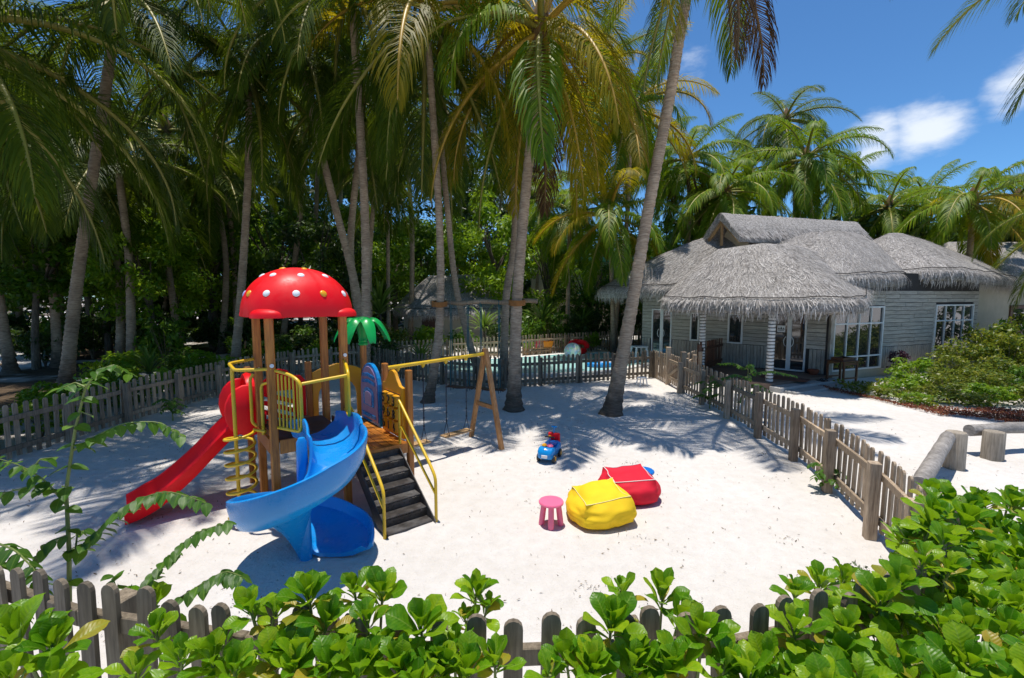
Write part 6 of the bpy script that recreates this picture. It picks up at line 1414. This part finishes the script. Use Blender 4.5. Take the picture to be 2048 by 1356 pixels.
def naupaka(label, spots, base, cat='shrub', group=None, seed=0, name='broadleaf_shrub'):
    """spots: [(tip Vector, leaf length, leaves, lean Vector)]"""
    r = random.Random(seed); base = Vector(base); root = thing(name, label, cat, base, 0, group)
    stem = MB()
    for tip, L, n, lean in spots:
        t0 = tip - base; ax_ = (Vector((0, 0, 1)) + Vector(lean)).normalized(); s0 = Vector((t0.x * .25, t0.y * .25, -.05)); mid = t0 - ax_ * max(.12, t0.z * .45)
        stem.tube([s0, s0.lerp(mid, .5) + Vector((0, 0, .05)), mid, t0], [.012, .010, .008, .006], 6)
        sd_ = ax_.orthogonal().normalized(); sd2 = ax_.cross(sd_); a0 = r.uniform(0, 6.28)
        for i in range(n):
            t = i / (n - 1); a_ = a0 + i * 2.39996 + r.uniform(-.25, .25); el = 1.35 - 1.2 * t ** 1.2 + r.uniform(-.15, .15); out = sd_ * math.cos(a_) + sd2 * math.sin(a_)
            xd = (out * math.cos(el) + ax_ * math.sin(el)).normalized(); yd = ax_.cross(xd).normalized(); zd = xd.cross(yd)
            old = t > .65 and r.random() < .32
            me = (NO[r.randrange(2)] if old else NL[r.randrange(8)]); s_ = L * r.uniform(.8, 1.15) * (.72 + .28 * min(1, t * 2.2)); p_ = t0 - ax_ * (.55 * L * t) + out * .008
            lf = link('leaf', me, root); tw = Matrix.Rotation(r.uniform(-.35, .35), 4, 'X')
            lf.matrix_local = Matrix(((xd.x, yd.x, zd.x, p_.x), (xd.y, yd.y, zd.y, p_.y), (xd.z, yd.z, zd.z, p_.z), (0, 0, 0, 1))) @ tw @ Matrix.Scale(s_, 4)
    stem.obj('stem', M['stem'], root, smooth=60)
    return root
def sp(px, py, d, L=.145, n=15, lean=(0, 0, 0)): return (P(px, py, d), L, n, lean)
def gbase(px, d): q = P(px, 1200, d); return (q.x, d, gz(q.x, d))
naupaka('leafy shrub in the bottom left corner in front of the pickets', [sp(30, 1270, 1.75, .17, 15, (-.1, -.2, 0)), sp(105, 1290, 1.72, .165, 15, (.3, -.2, 0)), sp(20, 1350, 1.62, .16, 14), sp(110, 1365, 1.6, .15, 13, (.3, 0, 0))], gbase(60, 1.5), seed=1)
naupaka('small shrub at the pickets right of the bottom left corner', [sp(312, 1262, 1.82, .115, 14, (0, -.1, 0)), sp(365, 1315, 1.72, .12, 14, (.2, -.1, 0)), sp(270, 1345, 1.7, .12, 12)], gbase(310, 1.6), seed=2)
naupaka('broad-leaved plant with one long leaf behind the left pickets', [sp(300, 1215, 2.5, .2, 9, (.2, 0, 0)), sp(255, 1215, 2.45, .15, 8, (-.2, 0, 0))], gbase(290, 2.6), seed=3)
naupaka('shrub with small rosette leaning left over the pickets', [sp(500, 1215, 1.85, .13, 14, (-.15, -.1, 0)), sp(552, 1225, 1.88, .10, 11, (.3, 0, 0)), sp(575, 1305, 1.75, .13, 14, (.1, -.2, 0))], gbase(530, 1.62), seed=4)
naupaka('tall bright shrub rising below the blue slide', [sp(618, 1190, 1.9, .16, 17, (0, -.15, 0)), sp(655, 1245, 1.82, .14, 13, (.3, -.1, 0)), sp(600, 1320, 1.7, .15, 14), sp(660, 1340, 1.66, .14, 12, (.2, 0, 0))], gbase(630, 1.6), seed=5)
naupaka('shrub with two narrow rosettes right of the blue slide foot', [sp(708, 1180, 2.05, .13, 14, (-.1, -.1, 0)), sp(765, 1185, 2.05, .15, 15, (.1, -.1, 0)), sp(735, 1240, 1.85, .13, 13)], gbase(735, 1.7), seed=6)
naupaka('broad shrub in the middle of the bottom edge with large upright leaves', [sp(842, 1252, 1.82, .175, 17, (0, -.2, 0)), sp(800, 1330, 1.68, .15, 13, (-.2, 0, 0)), sp(880, 1340, 1.68, .15, 13, (.25, 0, 0)), sp(835, 1370, 1.6, .14, 10)], gbase(840, 1.55), seed=7)
naupaka('separate shrub standing inside the fence beside the round pickets', [sp(952, 1185, 2.35, .165, 16, (.05, -.1, 0)), sp(975, 1215, 2.3, .13, 9, (.3, 0, 0)), sp(930, 1240, 2.25, .12, 8, (-.3, 0, 0))], (P(950, 1200, 2.5).x, 2.5, gz(-.2, 2.5)), seed=8)
naupaka('little rosette at the bottom edge between the middle pickets', [sp(990, 1320, 1.7, .135, 13, (0, -.1, 0))], gbase(990, 1.55), seed=9)
naupaka('upright shrub right of the bare middle pickets', [sp(1222, 1245, 1.8, .165, 17, (0, -.15, 0)), sp(1190, 1330, 1.68, .13, 12, (-.2, 0, 0)), sp(1265, 1335, 1.68, .14, 12, (.2, 0, 0)), sp(1100, 1350, 1.64, .10, 9)], gbase(1220, 1.55), seed=10)
naupaka('shrub inside the fence right of the middle, seen against the sand', [sp(1325, 1190, 2.25, .17, 16, (0, -.1, 0)), sp(1240, 1180, 2.35, .13, 12, (-.1, 0, 0)), sp(1360, 1235, 2.1, .13, 9, (.25, 0, 0))], (P(1310, 1200, 2.5).x, 2.45, gz(.7, 2.45)), seed=11)
naupaka('shrub hugging the pickets where the bottom fence starts to turn', [sp(1405, 1270, 1.78, .16, 16, (0, -.15, 0)), sp(1350, 1325, 1.68, .14, 13, (-.2, 0, 0)), sp(1450, 1330, 1.68, .15, 13, (.2, 0, 0)), sp(1500, 1345, 1.64, .13, 11)], gbase(1400, 1.55), seed=12)
naupaka('shrub at the sand edge behind the turning pickets', [sp(1590, 1185, 2.45, .14, 14), sp(1640, 1165, 2.5, .15, 14, (.1, 0, 0)), sp(1690, 1160, 2.6, .15, 13, (.2, 0, 0))], (1.8, 2.62, gz(1.8, 2.62)), seed=13)
for i_, (px_, lab_) in enumerate(((440, 'low shrub between the left pickets and the leaning rosette'), (560, 'low shrub under the tall bright shrub'), (690, 'low leafy shrub before the pickets right of the tall bright shrub'), (770, 'low leafy shrub just left of the broad middle shrub'), (905, 'low shrub at the bottom edge right of the broad middle shrub'), (1150, 'low shrub at the bottom edge left of the upright shrub'), (1300, 'low shrub at the bottom edge right of the upright shrub'))):
    naupaka(lab_, [sp(px_ - 18, 1318, 1.72, .14, 15, (-.15, -.1, 0)), sp(px_ + 30, 1340, 1.66, .14, 14, (.2, -.1, 0)), sp(px_ + 5, 1290, 1.80, .11, 11, (0, 0, 0))][: 3 if px_ < 1000 else 2], gbase(px_, 1.55), seed=40 + i_)
# the big mass on the right: many shrubs, rosettes spread over the slope of foliage
r = random.Random(11)
edge = [(1480, 1356), (1560, 1255), (1640, 1215), (1700, 1195), (1760, 1175), (1800, 1120), (1815, 1040), (1830, 985), (1905, 1000), (1980, 985), (2048, 990)]
cells = {}
rows_ = []
py = 985.0
while py < 1440:
    d = 3.35 + (1.62 - 3.35) * min(1, (py - 985) / 370) ** .8; step = 66 * 1.95 / d * .92; px = 1500 + r.uniform(0, step)
    while px < 2300:
        top = 2000
        for (xa, ya), (xb, yb) in zip(edge[:-1], edge[1:]):
            if xa <= px <= xb: top = ya + (yb - ya) * (px - xa) / (xb - xa)
        if px > 2048: top = 990
        if py > top + 12: rows_.append((px + r.uniform(-14, 14), py + r.uniform(-14, 14), d + r.uniform(-.12, .12)))
        px += step
    py += step * .80
for q_ in ((1865, 985, 3.3), (1850, 1065, 2.7), (1955, 1010, 3.1), (2030, 1010, 3.0), (1805, 1075, 2.9), (1845, 1120, 2.2), (1800, 1165, 2.05), (1890, 1075, 2.35), (1900, 1135, 2.2), (1870, 1030, 2.6), (1760, 1200, 1.98), (1930, 1040, 2.5)): rows_.append(q_)
desc = {}
for px, py, d in rows_:
    key = (int((px - 1480) // 150), int((py - 960) // 130)); cells.setdefault(key, []).append((px, py, d))
KR = min(q_[1] for q_ in cells)
for i, (key, lst) in enumerate(sorted(cells.items())):
    spots = [(P(px, py, d), .150 * r.uniform(.9, 1.15), 13 if d < 2.4 else 14, (r.uniform(-.3, .15), r.uniform(-.35, .05), 0)) for px, py, d in lst]
    bx_ = sum(s_[0].x for s_ in spots) / len(spots); by_ = sum(s_[0].y for s_ in spots) / len(spots)
    naupaka(f'glossy shrub of the lower right mass, {ORD[key[1] - KR]} row down, {ORD[key[0] - min(q_[0] for q_ in cells if q_[1] == key[1])]} from left', spots, (bx_, by_, gz(bx_, by_)), group='glossy shrubs in the lower right corner', seed=100 + i)
# young tree with pinnate sprays at the left
VL = [broad_leaf('leaf', M['vine'], .34, .5, .22, 40 + s, pointed=True, wav=.02) for s in range(4)]
def pinnate(label, base, stem_pts, sprays, stem_leaves, seed, L=.098):
    r = random.Random(seed); base = Vector(base); root = thing('young_tree', label, 'sapling', base)
    sp_ = [Vector(p_) - base for p_ in stem_pts]; mb = MB(); mb.tube(sp_, [.016 - .010 * i / (len(sp_) - 1) for i in range(len(sp_))], 7); mb.obj('stem', M['stem'], root, smooth=60)
    def leaf(p_, d_, s_):
        d_ = d_.normalized(); up = Vector((0, 0, 1)); y_ = up.cross(d_); y_ = y_.normalized() if y_.length > .05 else Vector((1, 0, 0)); z_ = d_.cross(y_); lf = link('leaf', VL[r.randrange(4)], root)
        lf.matrix_local = Matrix(((d_.x, y_.x, z_.x, p_.x), (d_.y, y_.y, z_.y, p_.y), (d_.z, y_.z, z_.z, p_.z), (0, 0, 0, 1))) @ Matrix.Rotation(r.uniform(-.4, .4), 4, 'X') @ Matrix.Scale(s_, 4)
    for pts in sprays:
        q_ = [Vector(p_) - base for p_ in pts]
        def at(t_):
            f_ = t_ * (len(q_) - 1); k_ = min(int(f_), len(q_) - 2); return q_[k_].lerp(q_[k_ + 1], f_ - k_)
        q_ = [at(i / 14) for i in range(15)]; q_ = [q_[0]] + [(q_[i - 1] + 2 * q_[i] + q_[i + 1]) / 4 for i in range(1, 14)] + [q_[-1]]
        mb = MB(); mb.tube(q_, [.007 - .005 * i / 14 for i in range(15)], 5); mb.obj('branch', M['stem'], root, smooth=60); ln = sum((b_ - a_).length for a_, b_ in zip(q_[:-1], q_[1:])); n_ = int(ln / .027)
        for i in range(n_):
            t_ = .10 + .90 * i / (n_ - 1); f_ = t_ * 14; k_ = min(int(f_), 13); p_ = q_[k_].lerp(q_[k_ + 1], f_ - k_); d_ = (q_[k_ + 1] - q_[k_]).normalized(); sd_ = d_.cross(Vector((0, 0, 1))).normalized() * (1 if i % 2 else -1)
            leaf(p_, sd_ * r.uniform(.5, 1.0) + d_ * r.uniform(.25, .55) + Vector((0, 0, -r.uniform(.35, 1.1))), L * r.uniform(.85, 1.2) * (1 - .25 * t_))
    for t_ in stem_leaves:
        f_ = t_ * (len(sp_) - 1); k_ = min(int(f_), len(sp_) - 2); p_ = sp_[k_].lerp(sp_[k_ + 1], f_ - k_); a_ = r.uniform(0, 6.28)
        for s_ in (0, math.pi): leaf(p_, Vector((math.cos(a_ + s_), .5 * math.sin(a_ + s_), -.35)), L * r.uniform(.9, 1.2))
    return root
D = 2.75
pinnate('tall thin sapling with drooping pinnate sprays inside the left end of the bottom fence', (P(142, 1300, D).x, D, gz(-2.6, D)),
        [(P(142, 1300, D).x, D, gz(-2.6, D) - .05), P(139, 1250, D), P(138, 1100, D), P(132, 980, D), P(150, 860, D), P(172, 770, D)],
        [[P(172, 775, D), P(195, 742, D), P(230, 728, D), P(258, 748, D + .1)], [P(172, 775, D), P(150, 765, D), P(125, 775, D - .1)], [P(150, 862, D), P(200, 820, D), P(250, 800, D + .05), P(310, 842, D + .1), P(362, 868, D + .12)] if False else [P(148, 900, D), P(190, 872, D), P(250, 845, D + .05), P(320, 842, D + .1), P(362, 872, D + .12)],
         [P(133, 1010, D), P(90, 960, D - .05), P(40, 930, D - .1), P(-10, 915, D - .15)], [P(100, 972, D - .05), P(60, 972, D - .1), P(15, 985, D - .15), P(-15, 985, D - .2)],
         [P(60, 945, D - .1), P(80, 918, D - .1), P(105, 915, D - .05)],
         [P(140, 1118, D), P(190, 1070, D), P(250, 1010, D - .1), P(330, 978, D - .15), P(412, 1005, D - .2)], [P(138, 1070, D), P(100, 1082, D - .05), P(70, 1120, D - .1)], [P(150, 1110, D), P(155, 1065, D + .05), P(168, 1060, D + .1)]],
        [.25, .32, .4, .47, .54, .61, .68, .75, .82, .88, .94], 5)
D = 2.45
pinnate('low sapling with arching pinnate sprays behind the bottom fence, left of the blue slide', (P(265, 1330, D).x, D, gz(-2, D)), [(P(265, 1330, D).x, D, gz(-2, D) - .05), P(268, 1290, D), P(270, 1225, D)],
        [[P(270, 1235, D), P(290, 1165, D), P(330, 1120, D), P(390, 1065, D), P(455, 1045, D - .05)], [P(270, 1250, D), P(330, 1215, D - .05), P(400, 1170, D - .1), P(450, 1140, D - .12), P(482, 1152, D - .15)], [P(268, 1230, D), P(230, 1170, D + .05), P(225, 1150, D + .05)], [P(270, 1250, D), P(340, 1260, D), P(400, 1275, D)]], [.5, .7, .9], 6, .092)
D = 2.2
pinnate('sapling at the far left behind the pickets with a single drooping spray', (P(10, 1300, 2.5).x, 2.5, gz(-2.6, 2.5)), [(P(10, 1300, 2.5).x, 2.5, gz(-2.6, 2.5) - .05), P(5, 1200, 2.5), P(-10, 1080, 2.5)], [[P(-10, 1085, 2.5), P(30, 1100, 2.45), P(70, 1140, 2.4), P(85, 1180, 2.38)], [P(0, 1180, 2.5), P(30, 1210, 2.4), P(45, 1240, 2.35)]], [.6, .8], 8, .10)
def small_pin(label, px, py, d, h, n, seed):
    r = random.Random(seed); b_ = P(px, py, d); b_.z = 0; t_ = b_ + Vector((0, 0, h)); sprs = []
    for i in range(n):
        a_ = i * 2.4 + seed; z_ = h * (.35 + .65 * i / n); l_ = h * r.uniform(.45, .75); o_ = Vector((math.cos(a_), math.sin(a_), 0)); sprs.append([b_ + Vector((0, 0, z_)), b_ + o_ * l_ * .5 + Vector((0, 0, z_ + .10)), b_ + o_ * l_ + Vector((0, 0, z_ + .02))])
    pinnate(label, b_, [b_ - Vector((0, 0, .05)), b_.lerp(t_, .5), t_], sprs, [.4, .7], seed, .10)
small_pin('leafy sapling growing through the right fence beyond the tall gate posts', 1420, 800, 10.9, .75, 8, 3)
small_pin('second sapling behind the right fence in front of the porch steps', 1492, 830, 10.2, 1.25, 9, 4)
small_pin('tiny seedling at the foot of a right fence post', 1648, 975, 6.2, .32, 5, 5)
small_pin('green seedling in front of the left fence', 345, 830, 9.9, .45, 8, 6)
